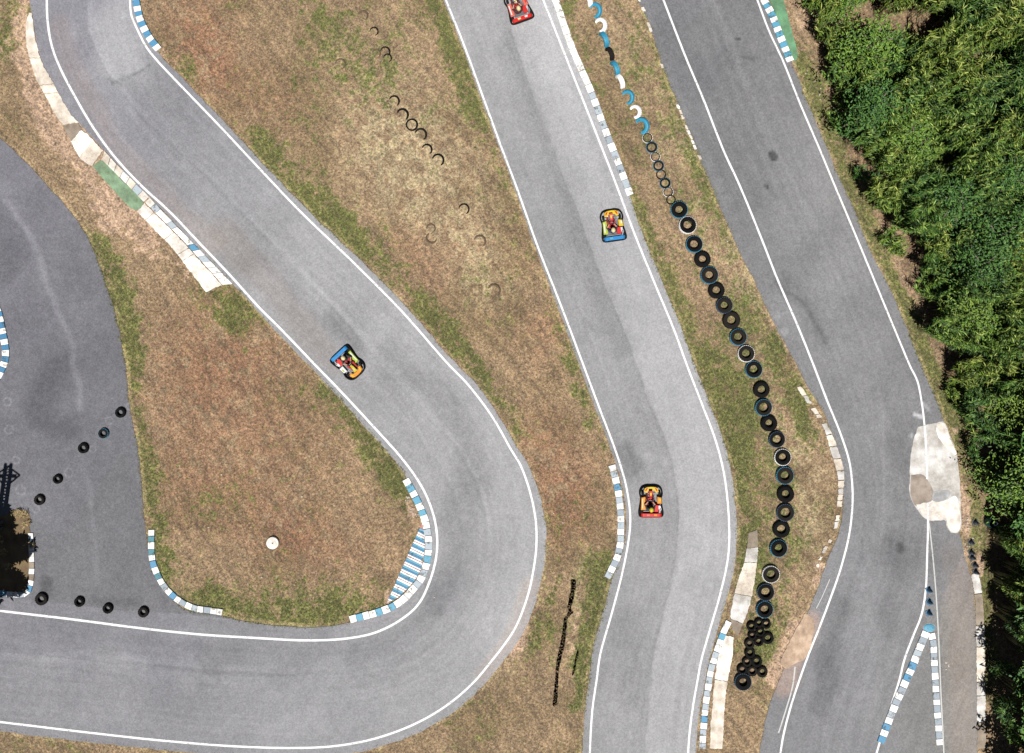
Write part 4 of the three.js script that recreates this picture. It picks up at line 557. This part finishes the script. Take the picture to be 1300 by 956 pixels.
const KG = {
  bumper: tube(ringPts.map(p => [p[0], .13, p[1]]), 0.05, 96, true), bumperLow: tube(ringPts.map(p => [p[0] * 0.985, .22, p[1] * 0.985]), 0.026, 96, true, 6),
  tray: plate([[-.26, -.78], [.26, -.78], [.32, -.3], [.36, .1], [.36, .6], [-.36, .6], [-.36, .1], [-.32, -.3]], .045, .012),
  frame: mergeGeometries([tube([[-.28, .07, -.8], [-.3, .07, -.3], [-.36, .08, .2], [-.34, .1, .75]], .017), tube([[.28, .07, -.8], [.3, .07, -.3], [.36, .08, .2], [.34, .1, .75]], .017), tube([[-.34, .1, .75], [.34, .1, .75]], .017), tube([[-.3, .07, -.3], [.3, .07, -.3]], .017), tube([[-.55, .14, -.48], [.55, .14, -.48]], .014), tube([[-.62, .14, .6], [.62, .14, .6]], .02), tube([[-.36, .08, .2], [-.62, .12, .2]], .014), tube([[.36, .08, .2], [.62, .12, .2]], .014), tube([[0, .07, -.8], [0, .13, -.92]], .016)].map(g => g)),
  fairing: plate([[-.42, -.58], [-.38, -.78], [-.24, -.85], [0, -.87], [.24, -.85], [.38, -.78], [.42, -.58], [.28, -.54], [.22, -.66], [0, -.7], [-.22, -.66], [-.28, -.54]], .19, .05, .02),
  wing: [-1, 1].map(s => plate([[s * .2, -.83], [s * .33, -.76], [s * .37, -.63], [s * .32, -.62], [s * .26, -.72]], .262, .012, .006)),
  nose: (() => { const g = plate([[-.1, -.7], [.1, -.7], [.075, -.45], [.06, -.2], [-.06, -.2], [-.075, -.45]], 0, .03, .012); g.rotateX(0.28); g.translate(cx * 0.6, .26, 0); return g; })(),
  decal: (() => { const g = plate([[-.05, -.6], [.05, -.6], [.04, -.42], [-.04, -.42]], 0.043, .004, .001); g.rotateX(0.28); g.translate(cx * 0.6, .26, 0); return g; })(),
  pod: [-1, 1].map(s => { const g = plate(s < 0 ? [[-.38, -.26], [-.57, -.22], [-.58, .2], [-.6, .48], [-.38, .48]] : [[.38, -.26], [.57, -.22], [.58, -.02], [.6, .1], [.38, .1]], .12, .12, .03); return g; }),
  podPanel: [plate([[-.5, -.18], [-.555, -.16], [-.555, .18], [-.565, .4], [-.5, .4]], .272, .008, .004), plate([[.48, -.2], [.55, -.18], [.555, -.04], [.48, -.02]], .272, .008, .004)],
  rear: (() => { const sh = new THREE.Shape(); sh.moveTo(-.56, 0); sh.lineTo(.56, 0); sh.lineTo(.6, .1); sh.quadraticCurveTo(.58, .2, .46, .21); sh.lineTo(-.46, .21); sh.quadraticCurveTo(-.58, .2, -.6, .1); sh.closePath(); const g = new THREE.ExtrudeGeometry(sh, { depth: .16, bevelEnabled: true, bevelSize: .025, bevelThickness: .03, bevelSegments: 3 }); g.translate(0, .12, .72); return g; })(),
  rearDecal: plate([[-.3, .74], [-.12, .74], [-.1, .84], [-.28, .85]], .362, .004, .001), rearDecal2: plate([[.14, .74], [.34, .74], [.3, .85], [.16, .84]], .362, .004, .001),
  engine: (() => { const L = [new RoundedBoxGeometry(.24, .2, .26, 2, .02).translate(.4, .2, .36)]; for (let i = 0; i < 6; i++) L.push(new THREE.BoxGeometry(.2, .008, .16).translate(.42, .32 + i * .018, .3)); L.push(new THREE.CylinderGeometry(.06, .06, .1, 14).rotateZ(Math.PI / 2).translate(.55, .2, .4)); return mergeGeometries(L.map(g => g.index ? g.toNonIndexed() : g)); })(),
  engineCover: new RoundedBoxGeometry(.26, .13, .42, 3, .035).translate(.29, .36, .38),
  exhaust: mergeGeometries([tube([[.52, .26, .28], [.58, .3, .4], [.52, .28, .6], [.4, .26, .72]], .03), new THREE.CylinderGeometry(.05, .05, .22, 14).rotateX(Math.PI / 2).translate(.5, .3, .54).toNonIndexed()].map(g => g.index ? g.toNonIndexed() : g)),
  tank: new RoundedBoxGeometry(.2, .16, .22, 3, .03).translate(cx, .14, -.1), cap: new THREE.CylinderGeometry(.03, .03, .03, 12).translate(cx, .23, -.12),
  seat: (() => { const pts = []; for (let i = 0; i <= 14; i++) { const t = i / 14; pts.push(t < .5 ? [.10 + t * .04, -.06 + t * .6] : [.12 + (t - .5) * 1.02, .24 + (t - .5) * .56]); } const pos = [], idx = [], m = 13; pts.forEach(([y, z], i) => { for (let j = 0; j <= m; j++) { const a = (j / m - .5) * 2, wv = .2 - .02 * Math.abs(i / 14 - .5), up = Math.pow(Math.abs(a), 3) * .14; pos.push(cx + a * wv, y + (i < 7 ? up : up * .3), z - (i < 7 ? 0 : up * .9)); if (i && j) { const q = i * (m + 1) + j; idx.push(q, q - 1, q - m - 2, q, q - m - 2, q - m - 1); } } }); const g = new THREE.BufferGeometry(); g.setAttribute('position', new THREE.Float32BufferAttribute(pos, 3)); g.setIndex(idx); g.computeVertexNormals(); return g; })(),
  wheel: (() => { const g = new THREE.TorusGeometry(.145, .014, 8, 28); g.rotateX(-0.62); g.translate(cx, .5, -.1); return g; })(),
  spokes: mergeGeometries([tube([[cx - .14, .5, -.1], [cx, .49, -.11], [cx + .14, .5, -.1]], .01, 8), tube([[cx, .49, -.11], [cx, .3, -.42], [cx * 0.5, .1, -.56]], .012, 10)]),
  pedal: new RoundedBoxGeometry(.06, .11, .02, 2, .006)
};
const wheelGeo = (r, w) => { const h = w / 2, v = (a, b) => new THREE.Vector2(a, b), g = new THREE.LatheGeometry([v(r * .5, -h * .9), v(r * .8, -h), v(r * .95, -h * .86), v(r, -h * .6), v(r, h * .6), v(r * .95, h * .86), v(r * .8, h), v(r * .5, h * .9)], 26); g.rotateZ(Math.PI / 2); const d = new THREE.LatheGeometry([v(.001, -h * .5), v(r * .3, -h * .55), v(r * .5, -h * .9), v(r * .5, h * .9), v(r * .3, h * .5), v(.001, h * .5)], 20); d.rotateZ(Math.PI / 2); return [g, d]; };
const FW = wheelGeo(.13, .13), RW = wheelGeo(.14, .19);
function kart(px, py, deg, s) {
  const rot = -deg * Math.PI / 180, o = thing('racing_kart', s.label, 'kart', X(px), Z(py), rot, 'karts racing on the track', 0.03);
  mesh('front_bumper', KG.bumper, black, o).name = 'perimeter_bumper'; mesh('bumper_rail', KG.bumperLow, black, o);
  mesh('floor_tray', KG.tray, tray, o); mesh('tube_frame', KG.frame, steel, o);
  const f = mesh('front_fairing', KG.fairing, s.front, o); KG.wing.forEach(g => mesh('coloured_flash', g, s.flash, f));
  const n = mesh('nose_panel', KG.nose, s.nose, o); mesh('number_panel', KG.decal, s.plate, n);
  KG.pod.forEach((g, i) => { const p = mesh('side_pod', g, i ? s.podR : s.podL, o); mesh('pod_panel', KG.podPanel[i], i ? s.podR2 : s.podL2, p); });
  const r = mesh('rear_cover', KG.rear, s.rear, o); mesh('cover_panel', KG.rearDecal, s.rear2, r); mesh('cover_panel', KG.rearDecal2, s.rear3, r);
  const e = mesh('engine', KG.engine, alu, o); mesh('engine_cover', KG.engineCover, C.red, e); mesh('exhaust', KG.exhaust, steel, e);
  const t = mesh('fuel_tank', KG.tank, C.red, o); mesh('filler_cap', KG.cap, black, t);
  mesh('seat', KG.seat, black, o); const w = mesh('steering_wheel', KG.wheel, black, o); mesh('steering_column', KG.spokes, steel, w);
  for (const sx of [-1, 1]) { const p = mesh('pedal', KG.pedal, alu, o); p.position.set(cx + sx * .15, .17, -.66); p.rotation.x = -0.5; }
  for (const [x, z, G, y] of [[-.5, -.48, FW, .13], [.5, -.48, FW, .13], [-.57, .6, RW, .14], [.57, .6, RW, .14]]) { const g = new THREE.Group(); g.name = 'wheel'; g.position.set(x, y, z); if (z < 0) g.rotation.y = s.steer || 0; o.add(g); mesh('tyre', G[0], slick, g); mesh('rim', G[1], alu, g); }
  const d = thing('person', s.who, 'person', X(px), Z(py), rot, 'kart drivers', 0.03);
  mesh('body', driverGeo(s.cols), cloth, d); const h = mesh('helmet', helmetGeo, s.helmet, d); h.position.set(cx, .82, .375); const v = mesh('visor', visorGeo, visorMat, h); v.rotation.x = 0.1;
}
const skin = seen(222, 160, 130), darkC = rgb(0.012, 0.012, 0.014), navyC = seen(34, 48, 96), whiteC = rgb(0.62, 0.62, 0.62), redC = seen(196, 40, 38);
kart(657.5, 10, -20, { label: 'racing kart with red and cream rear cover and pink side pods', who: 'seated driver in dark red top and cream helmet steering the kart with pink pods', front: C.red, flash: C.pink, nose: C.cream, plate: C.white, podL: C.pink, podL2: C.white, podR: C.pink, podR2: C.red, rear: C.red, rear2: C.cream, rear3: C.white, helmet: C.cream, cols: [seen(90, 20, 30), seen(120, 30, 40), skin, darkC, whiteC] });
kart(777.3, 286.5, -8, { label: 'racing kart with blue rear cover, yellow nose and red flashes near the white line', who: 'seated driver in navy top, red trousers and cream helmet', front: C.yellow, flash: C.red, nose: C.red, plate: C.yellow, podL: C.lime, podL2: C.white, podR: C.yellow, podR2: C.white, rear: C.blue, rear2: C.cyanL, rear3: C.blue, helmet: C.cream, cols: [navyC, redC, skin, darkC, whiteC] });
kart(443.5, 461.5, 137, { label: 'racing kart with blue rear cover, orange and yellow nose and lime pod', who: 'seated driver in red and black with cream helmet leaning into the bend', front: C.orange, flash: C.yellow, nose: C.lemon, plate: C.cream, podL: C.lime, podL2: C.white, podR: C.white, podR2: C.lime, rear: C.blue, rear2: C.blue, rear3: C.blue, helmet: C.cream, steer: -0.1, cols: [darkC, redC, skin, darkC, darkC] });
kart(825.8, 635.5, 0, { label: 'racing kart with orange red rear cover and bright yellow front fairing', who: 'seated driver in black with yellow helmet and white shoes', front: C.yellow, flash: C.red, nose: C.red, plate: C.yellow, podL: C.orange, podL2: C.cream, podR: C.orange, podR2: C.yellow, rear: C.red, rear2: C.pink, rear3: C.orange, helmet: C.lemon, cols: [darkC, seen(120, 24, 26), skin, darkC, whiteC] });
console.log('karts');

// ---------------------------------------------------------------- small things
{ // round concrete well cap
  const v = (a, b) => new THREE.Vector2(a, b), o = thing('well_cap', 'round white concrete cap with small lifting eye in the reddish infield', 'cover', X(347), Z(688.5));
  mesh('cap', new THREE.LatheGeometry([v(0.37, -0.05), v(0.37, 0.16), v(0.35, 0.19), v(0.12, 0.215), v(0.001, 0.215)], 28), M.concreteWhite, o);
  mesh('lifting_eye', new THREE.TorusGeometry(0.04, 0.012, 6, 14).rotateX(0.9).translate(0.02, 0.24, 0), steel, o);
}
const coneBlue = std(seen(34, 110, 150), 0.6), coneDark = std(rgb(0.02, 0.022, 0.026), 0.7);
const coneGeo = new THREE.LatheGeometry([[.15, .02], [.135, .05], [.05, .42], [.035, .45], [.001, .45]].map(a => new THREE.Vector2(...a)), 18), coneBase = new RoundedBoxGeometry(.36, .035, .36, 2, .012).translate(0, .018, 0), coneBand = new THREE.LatheGeometry([[.106, .19], [.074, .32]].map(a => new THREE.Vector2(...a)), 18);
for (const [x, y] of [[1178.5, 748.5], [1179, 763.5], [1178.5, 777.5]]) { const o = thing('traffic_cone', 'small blue traffic cone standing between the two white lines', 'cone', X(x), Z(y), x, 'cones ahead of the wedge', 0.03); mesh('base', coneBase, coneBlue, o); mesh('cone', coneGeo, coneBlue, o); mesh('band', coneBand, coneDark, o).scale.set(1.02, 1, 1.02); }
for (const [x, y] of [[1237.5, 663], [1232, 688], [1232.5, 701], [1233.5, 707.5], [1237, 717], [1238, 726]]) { const o = thing('traffic_cone', 'dark weathered cone on the soil at the foot of the thicket', 'cone', X(x), Z(y), y, 'cones along the thicket'); mesh('base', coneBase, coneDark, o); mesh('cone', coneGeo, coneDark, o); mesh('band', coneBand, std(seen(90, 110, 130), 0.7), o).scale.set(1.02, 1, 1.02); }
{ const o = thing('plastic_drum', 'teal plastic drum with white rim under the trees', 'drum', X(1254), Z(662)); const v = (a, b) => new THREE.Vector2(a, b); mesh('shell', new THREE.LatheGeometry([v(.001, 0), v(.26, 0), v(.29, .1), v(.29, .5), v(.26, .6)], 22), std(seen(20, 120, 116), 0.5), o); mesh('rim', new THREE.TorusGeometry(.1, .022, 8, 20).rotateX(Math.PI / 2).translate(0.1, .6, 0), std(rgb(.7, .7, .7), .5), o); }
{ // stones
  const r = rng(5), base = new THREE.IcosahedronGeometry(1, 0), stone = std(seen(236, 220, 200), 0.9), spots = [[518, 633, 3, 9], [524, 648, 3, 9], [528, 655, 3, 6], [600, 528, 30, 3], [290, 640, 40, 4], [333, 690, 60, 5], [900, 330, 40, 5], [1050, 100, 20, 6], [570, 700, 1, 1], [552, 757, 4, 2], [1205, 845, 5, 5], [1025, 92, 4, 2], [1043, 124, 4, 2], [705, 655, 12, 3], [1232, 690, 8, 16], [1226, 665, 6, 14]];
  const im = new THREE.InstancedMesh(base, stone, spots.reduce((a, s) => a + s[3], 0)), m = new THREE.Object3D(); let k = 0;
  for (const [x, y, d, n] of spots) for (let i = 0; i < n; i++) { m.position.set(X(x + (r() - .5) * 2 * d), 0.015, Z(y + (r() - .5) * 2 * d)); const q = 0.025 + r() * 0.05; m.scale.set(q, q * .7, q * (0.7 + r() * .6)); m.rotation.set(r() * 3, r() * 3, r() * 3); m.updateMatrix(); im.setMatrixAt(k++, m.matrix); }
  im.name = 'loose_stones'; im.castShadow = im.receiveShadow = true; im.userData = { kind: 'stuff', label: 'pale loose stones and mortar crumbs scattered on the ground', category: 'stones' }; scene.add(im);
}
{ // floodlight mast: stands on the island, seen by its shadow on the pit lane
  const o = thing('floodlight_mast', 'dark lattice floodlight mast casting its shadow over the pit lane', 'mast', X(1), Z(666)), dark = std(rgb(0.05, 0.055, 0.06), 0.6), H = 8.1, hw = 0.17;
  for (const [a, b] of [[-1, -1], [1, -1], [1, 1], [-1, 1]]) mesh('leg', tube([[a * hw, 0, b * hw], [a * hw, H, b * hw]], 0.11, 1, false, 6), dark, o);
  const br = []; for (let i = 0; i < 18; i++) { const y0 = i * H / 18, y1 = (i + 1) * H / 18, s = i % 2 ? 1 : -1; for (const q of [-1, 1]) { br.push(tube([[-s * hw, y0, q * hw], [s * hw, y1, q * hw]], 0.035, 1, false, 5), tube([[q * hw, y0, -s * hw], [q * hw, y1, s * hw]], 0.035, 1, false, 5)); } }
  mesh('bracing', mergeGeometries(br), dark, o);
  const hd = mesh('head_frame', mergeGeometries([tube([[-.75, H - 1.1, 0], [0, H + .1, 0]], .055, 1), tube([[0, H + .1, 0], [.75, H - 1.1, 0]], .055, 1), tube([[.75, H - 1.1, 0], [.25, H - 2.2, 0]], .055, 1), tube([[-.75, H - 1.1, 0], [-.25, H - 2.2, 0]], .055, 1)]), dark, o);
  for (const s of [-1, 1]) { const l = new RoundedBoxGeometry(.3, .24, .16, 2, .03); l.translate(s * .4, H - 1.0, .1); mesh('floodlight', l, dark, hd); }
}

// ---------------------------------------------------------------- cane, trees, plants
const stemMat = std(rgb(0.16, 0.15, 0.06), 0.7);
function pushLeaf(P, Cc, b, dir, up, len, wid, droop, col) { // blade: two bent segments and a tip
  const side = new THREE.Vector3().crossVectors(dir, up).normalize(), d = dir.clone(), pts = [b.clone()], ws = [wid * .35, wid * .55, wid * .42];
  for (let i = 0; i < 3; i++) { const q = pts[i].clone().addScaledVector(d, len / 3); pts.push(q); d.y -= droop; d.normalize(); }
  const L = pts.map((p, i) => i < 3 ? p.clone().addScaledVector(side, ws[i]) : p), R = pts.map((p, i) => i < 3 ? p.clone().addScaledVector(side, -ws[i]) : p);
  const tri = (a, c, e) => { P.push(a.x, a.y, a.z, c.x, c.y, c.z, e.x, e.y, e.z); for (let k = 0; k < 3; k++) Cc.push(...col); };
  for (let i = 0; i < 2; i++) { tri(L[i], R[i], R[i + 1]); tri(L[i], R[i + 1], L[i + 1]); } tri(L[2], R[2], pts[3]);
}
const geoOf = (P, Cc) => { const g = new THREE.BufferGeometry(); g.setAttribute('position', new THREE.Float32BufferAttribute(P, 3)); g.setAttribute('color', new THREE.Float32BufferAttribute(Cc, 3)); g.computeVertexNormals(); return g; };
const leafMat = new THREE.MeshPhysicalMaterial({ color: rgb(1, 1, 1), vertexColors: true, roughness: 0.55, specularIntensity: 0.45, side: THREE.DoubleSide });
const HUES = [[[.082, .14, .016], [.034, .072, .01], [.19, .24, .05]], [[.06, .12, .015], [.026, .062, .01], [.16, .22, .045]], [[.044, .1, .016], [.02, .054, .011], [.12, .185, .04]], [[.1, .148, .018], [.042, .076, .01], [.22, .25, .055]]];
function caneGeo(seed, culms, H, spread, hue, leafN = 24) { // cluster of arching stems with long alternate leaves
  const r = rng(seed), P = [], Cc = [], stems = [];
  for (let c = 0; c < culms; c++) {
    const a = r() * 6.283, rad = Math.sqrt(r()) * spread * .4, bx = Math.cos(a) * rad, bz = Math.sin(a) * rad, la = a + (r() - .5) * 1.2, lean = (0.1 + r() * .28) * spread, h = H * (.72 + r() * .36), arch = lean * 1.2;
    const pt = t => new THREE.Vector3(bx + Math.cos(la) * (lean * t + arch * t * t * t), h * (t - .1 * t * t * t), bz + Math.sin(la) * (lean * t + arch * t * t * t));
    stems.push(new THREE.TubeGeometry(new THREE.CatmullRomCurve3([0, .35, .7, 1].map(pt)), 4, .014, 4));
    const az0 = r() * 6.283, young = r();
    for (let i = 0; i < leafN; i++) {
      const t = .34 + .66 * Math.pow((i + r() * .6) / leafN, .8), b = pt(Math.min(t, .995)), az = az0 + (i % 2) * Math.PI + (r() - .5) * 1.7, el = .15 + .75 * t * r() + (t > .9 ? .35 : 0), dir = new THREE.Vector3(Math.cos(az) * Math.cos(el), Math.sin(el), Math.sin(az) * Math.cos(el));
      const q = r(), hc = HUES[hue], k = t > .86 && r() < .4 ? 2 : q < .45 ? 0 : 1, v = .5 + r() * .66, col = hc[k].map(x => x * v);
      pushLeaf(P, Cc, b, dir, new THREE.Vector3((r() - .5) * 1.6, 1, (r() - .5) * 1.6), (.2 + r() * .22) * (t > .9 ? .9 : 1), .03 + r() * .018, .1 + r() * .3, col);
    }
  }
  return [geoOf(P, Cc), mergeGeometries(stems)];
}
function treeGeo(seed, H, R, base, leaves, hue, size) {
  const r = rng(seed), P = [], Cc = [], limbs = [], tips = [];
  limbs.push(tube([[0, -.1, 0], [.06, H * .3, .05], [-.05, H * .6, 0], [0, H * .92, .04]], .11, 10, false, 7));
  for (let i = 0; i < 16; i++) { const t = i / 16, y = base + (H - base) * t * .9, a = i * 2.4 + r(), L = R * (1 - .6 * t) * (.75 + r() * .4), e = [Math.cos(a) * L, y + L * (.25 + r() * .3), Math.sin(a) * L]; limbs.push(tube([[0, y - .3, 0], [e[0] * .5, (y + e[1]) / 2, e[2] * .5], e], .035, 5, false, 5)); for (let k = 0; k < 5; k++) tips.push([e[0] * (.45 + k * .14) + (r() - .5) * .5, y + (e[1] - y) * (.45 + k * .14) + (r() - .5) * .5, e[2] * (.45 + k * .14) + (r() - .5) * .5]); }
  for (let i = 0; i < leaves; i++) { const t = tips[Math.floor(r() * tips.length)], q = .5 + r() * .25, u = r() * 2 - 1, a = r() * 6.283, s = Math.sqrt(1 - u * u) * q * Math.cbrt(r()), b = new THREE.Vector3(t[0] + s * Math.cos(a), t[1] + u * q * .6, t[2] + s * Math.sin(a)), az = r() * 6.283, el = r() * .8 - .2; const hc = HUES[hue][r() < .5 ? 0 : 1], v = .7 + r() * .5; pushLeaf(P, Cc, b, new THREE.Vector3(Math.cos(az) * Math.cos(el), Math.sin(el), Math.sin(az) * Math.cos(el)), new THREE.Vector3(0, 1, 0), size * (.7 + r() * .6), size * .34, .15, hc.map(x => x * v)); }
  return [geoOf(P, Cc), mergeGeometries(limbs)];
}
const bark = std(rgb(0.09, 0.07, 0.05), 0.95);
const protos = {};
function caneProto(cls, v) { const k = cls + '_' + v; return protos[k] ??= caneGeo(500 + cls * 31 + v * 7, [9, 15, 18, 20][cls], [1.3, 2.6, 4.0, 5.3][cls], [.7, .85, .95, 1.05][cls], v % 4, [26, 44, 58, 64][cls]); }
{
  const r = rng(2024), step = 22; let n = 0;
  for (let y = -60; y < 1000; y += step) for (let x = 1030; x < 1345; x += step) {
    const px = x + (r() - .5) * step * .95, py = y + (r() - .5) * step * .95, d = px - thicketX(py); if (d < -4) continue;
    const lower = smooth(430, 600, py), gap = fbm(px * .022 + 3, py * .022, 2);
    if (gap < .42 + .06 * smooth(220, 380, py) + .04 * lower && d > 26) continue;
    if (lower > .5 && d > 8 && d < 60 && r() < .5) continue;
    if (paved(px, py)) continue;
    const hm = d < 14 && r() < .28 ? 1.2 : Math.min(6.4, Math.max(1.3, 2.8 + d / S * .35 + (fbm(px * .03 + 8, py * .03, 2) - .5) * 7 + (r() - .5) * 1.4)), cls = hm < 1.7 ? 0 : hm < 3.2 ? 1 : hm < 4.6 ? 2 : 3, v = (lower > .4 && r() < .6) ? 2 : Math.floor(r() * 4) + 4 * Math.floor(r() * 2), [lg, sg2] = caneProto(cls, v);
    const o = thing('cane_clump', cls < 1 ? 'low clump of young green cane at the fringe of the thicket' : 'tall arching clump of green cane packed into the thicket', 'cane', X(px), Z(py), r() * 6.28, cls < 1 ? 'fringe cane clumps' : 'cane clumps of the thicket');
    mesh('foliage', lg, leafMat, o); mesh('stems', sg2, stemMat, o); const sc = .88 + r() * .3; o.scale.set(sc, sc, sc); n++;
  }
  const SH = [treeGeo(21, 3.6, 1.35, .9, 2600, 0, .15), treeGeo(22, 4.4, 1.5, 1.2, 3000, 2, .14), treeGeo(23, 3.0, 1.2, .7, 2200, 3, .13)];
  for (let i = 0, k = 0; k < 18 && i < 400; i++) { const py = -20 + r() * 520 + (r() < .12 ? 380 : 0), px = thicketX(py) + 6 + r() * 130; if (px > 1290) continue; k++; const g = SH[k % 3], o = thing('shrub', 'rounded small leaved shrub pushing up through the cane', 'shrub', X(px), Z(py), r() * 6.28, 'shrubs in the thicket'); mesh('crown', g[0], leafMat, o); mesh('trunk', g[1], bark, o); const q = .85 + r() * .4; o.scale.set(q, q, q); }
  console.log('cane clumps', n);
}
{
  const A = treeGeo(11, 8.6, 2.5, 2.6, 4200, 2, .26), B = treeGeo(12, 7.4, 2.2, 2.2, 3600, 2, .26), Ct = treeGeo(13, 6.8, 2.5, 3.6, 16000, 1, .34);
  const r = rng(9);
  for (const [x, y, g] of [[1296, 520, B], [1292, 585, A], [1290, 640, B], [1300, 700, A], [1288, 745, B], [1302, 800, A], [1284, 850, B], [1300, 905, A], [1290, 955, B], [1345, 560, A], [1348, 640, A], [1350, 730, A], [1348, 830, A], [1346, 920, A]]) { const o = thing('tree', 'tall dark green tree shading the ground beyond the service lane', 'tree', X(x), Z(y), r() * 6, 'trees shading the service lane side'); mesh('crown', g[0], leafMat, o); mesh('trunk', g[1], bark, o); }
  // island tree whose crown stays outside the picture
  const o = thing('tree', 'broad tree on the kerbed island throwing deep shade', 'tree', X(-18), Z(748), 1); mesh('crown', Ct[0], leafMat, o); mesh('trunk', Ct[1], bark, o);
}
{ // island planting
  const lab = 'dry tufted plant growing inside the kerbed island'; const r = rng(31);
  for (const [x, y, cls] of [[32, 652, 0], [36, 664, 0], [24, 650, 0], [8, 700, 0], [14, 716, 0], [4, 684, 0], [40, 690, 0]]) { const [lg, sg2] = (protos['dry' + x] ??= (() => { HUES.push([[.28, .21, .1], [.19, .14, .07], [.34, .27, .14]]); const g = caneGeo(700 + x, 8, .5, .5, HUES.length - 1, 12); return g; })()); const o = thing('island_plant', lab, 'plant', X(x), Z(y), r() * 6, 'plants on the island'); mesh('foliage', lg, leafMat, o); mesh('stems', sg2, stemMat, o); o.scale.setScalar(.55); }
  structure('island_soil', planarUV(sheet(ragged(curve([[-60, 640], [0, 655], [22, 647], [36, 650], [39, 670], [38, 700], [39, 740], [34, 750], [0, 749], [-60, 742], [-60, 640]], 4), 1.5, .2, 14).slice(0, -1), 0.05), 3), std(seen(150, 128, 92), 0.95, { map: concreteTex }), 'dry soil of the kerbed island beside the pit lane');
}
{ // grass: real blades in small tufts, coloured like the turf they grow from
  const P = [], r0 = rng(3);
  for (let i = 0; i < 6; i++) { const a = i / 6 * 6.283 + r0(), l = .6 + r0() * .5, w = .09, bx = Math.cos(a) * .1, bz = Math.sin(a) * .1, sx = -Math.sin(a) * w, sz = Math.cos(a) * w; P.push(bx + sx, 0, bz + sz, bx - sx, 0, bz - sz, Math.cos(a) * l, .35 + r0() * .5, Math.sin(a) * l); }
  const g = new THREE.BufferGeometry(); g.setAttribute('position', new THREE.Float32BufferAttribute(P, 3)); g.computeVertexNormals();
  const N = 150000, im = new THREE.InstancedMesh(g, std(rgb(1, 1, 1), 0.9), N), m = new THREE.Object3D(), r = rng(8), col = new THREE.Color(); let k = 0, tries = 0;
  while (k < N && tries++ < 2e6) {
    const px = -20 + r() * 1340, py = -20 + r() * 1000; if (px > thicketX(py) + 45) continue; const onRim = paved(px, py); if (onRim && (r() < .35 || (paved(px - 2.5, py) && paved(px + 2.5, py) && paved(px, py - 2.5) && paved(px, py + 2.5)))) continue; // blades creep over the rim of the tarmac
    const soil = gB(px, py), gr = clamp(gG(px, py)); if (r() < soil * .9) continue; if (r() > .45 + .6 * gr) continue;
    const c = turf(px, py, false), green = c[1] >= c[0] - 8, s = (green ? .075 : .055) * (.6 + r() * .9), v = .66 + r() * .72;
    m.position.set(X(px), onRim ? 0.028 : 0, Z(py)); m.rotation.y = r() * 6.28; m.scale.set(s, s * (green ? 1.2 : .8), s); m.updateMatrix(); im.setMatrixAt(k, m.matrix);
    col.setRGB(s2l(clamp(c[0] * v / 255)) / K, s2l(clamp(c[1] * v / 255)) / K, s2l(clamp(c[2] * v / 255)) / K); im.setColorAt(k, col); k++;
  }
  im.count = k; im.name = 'grass'; im.castShadow = im.receiveShadow = true; im.userData = { kind: 'stuff', label: 'short dry and green grass tufts growing over the turf', category: 'grass' }; scene.add(im);
  console.log('tufts', k);
}
renderer.render(scene, camera);
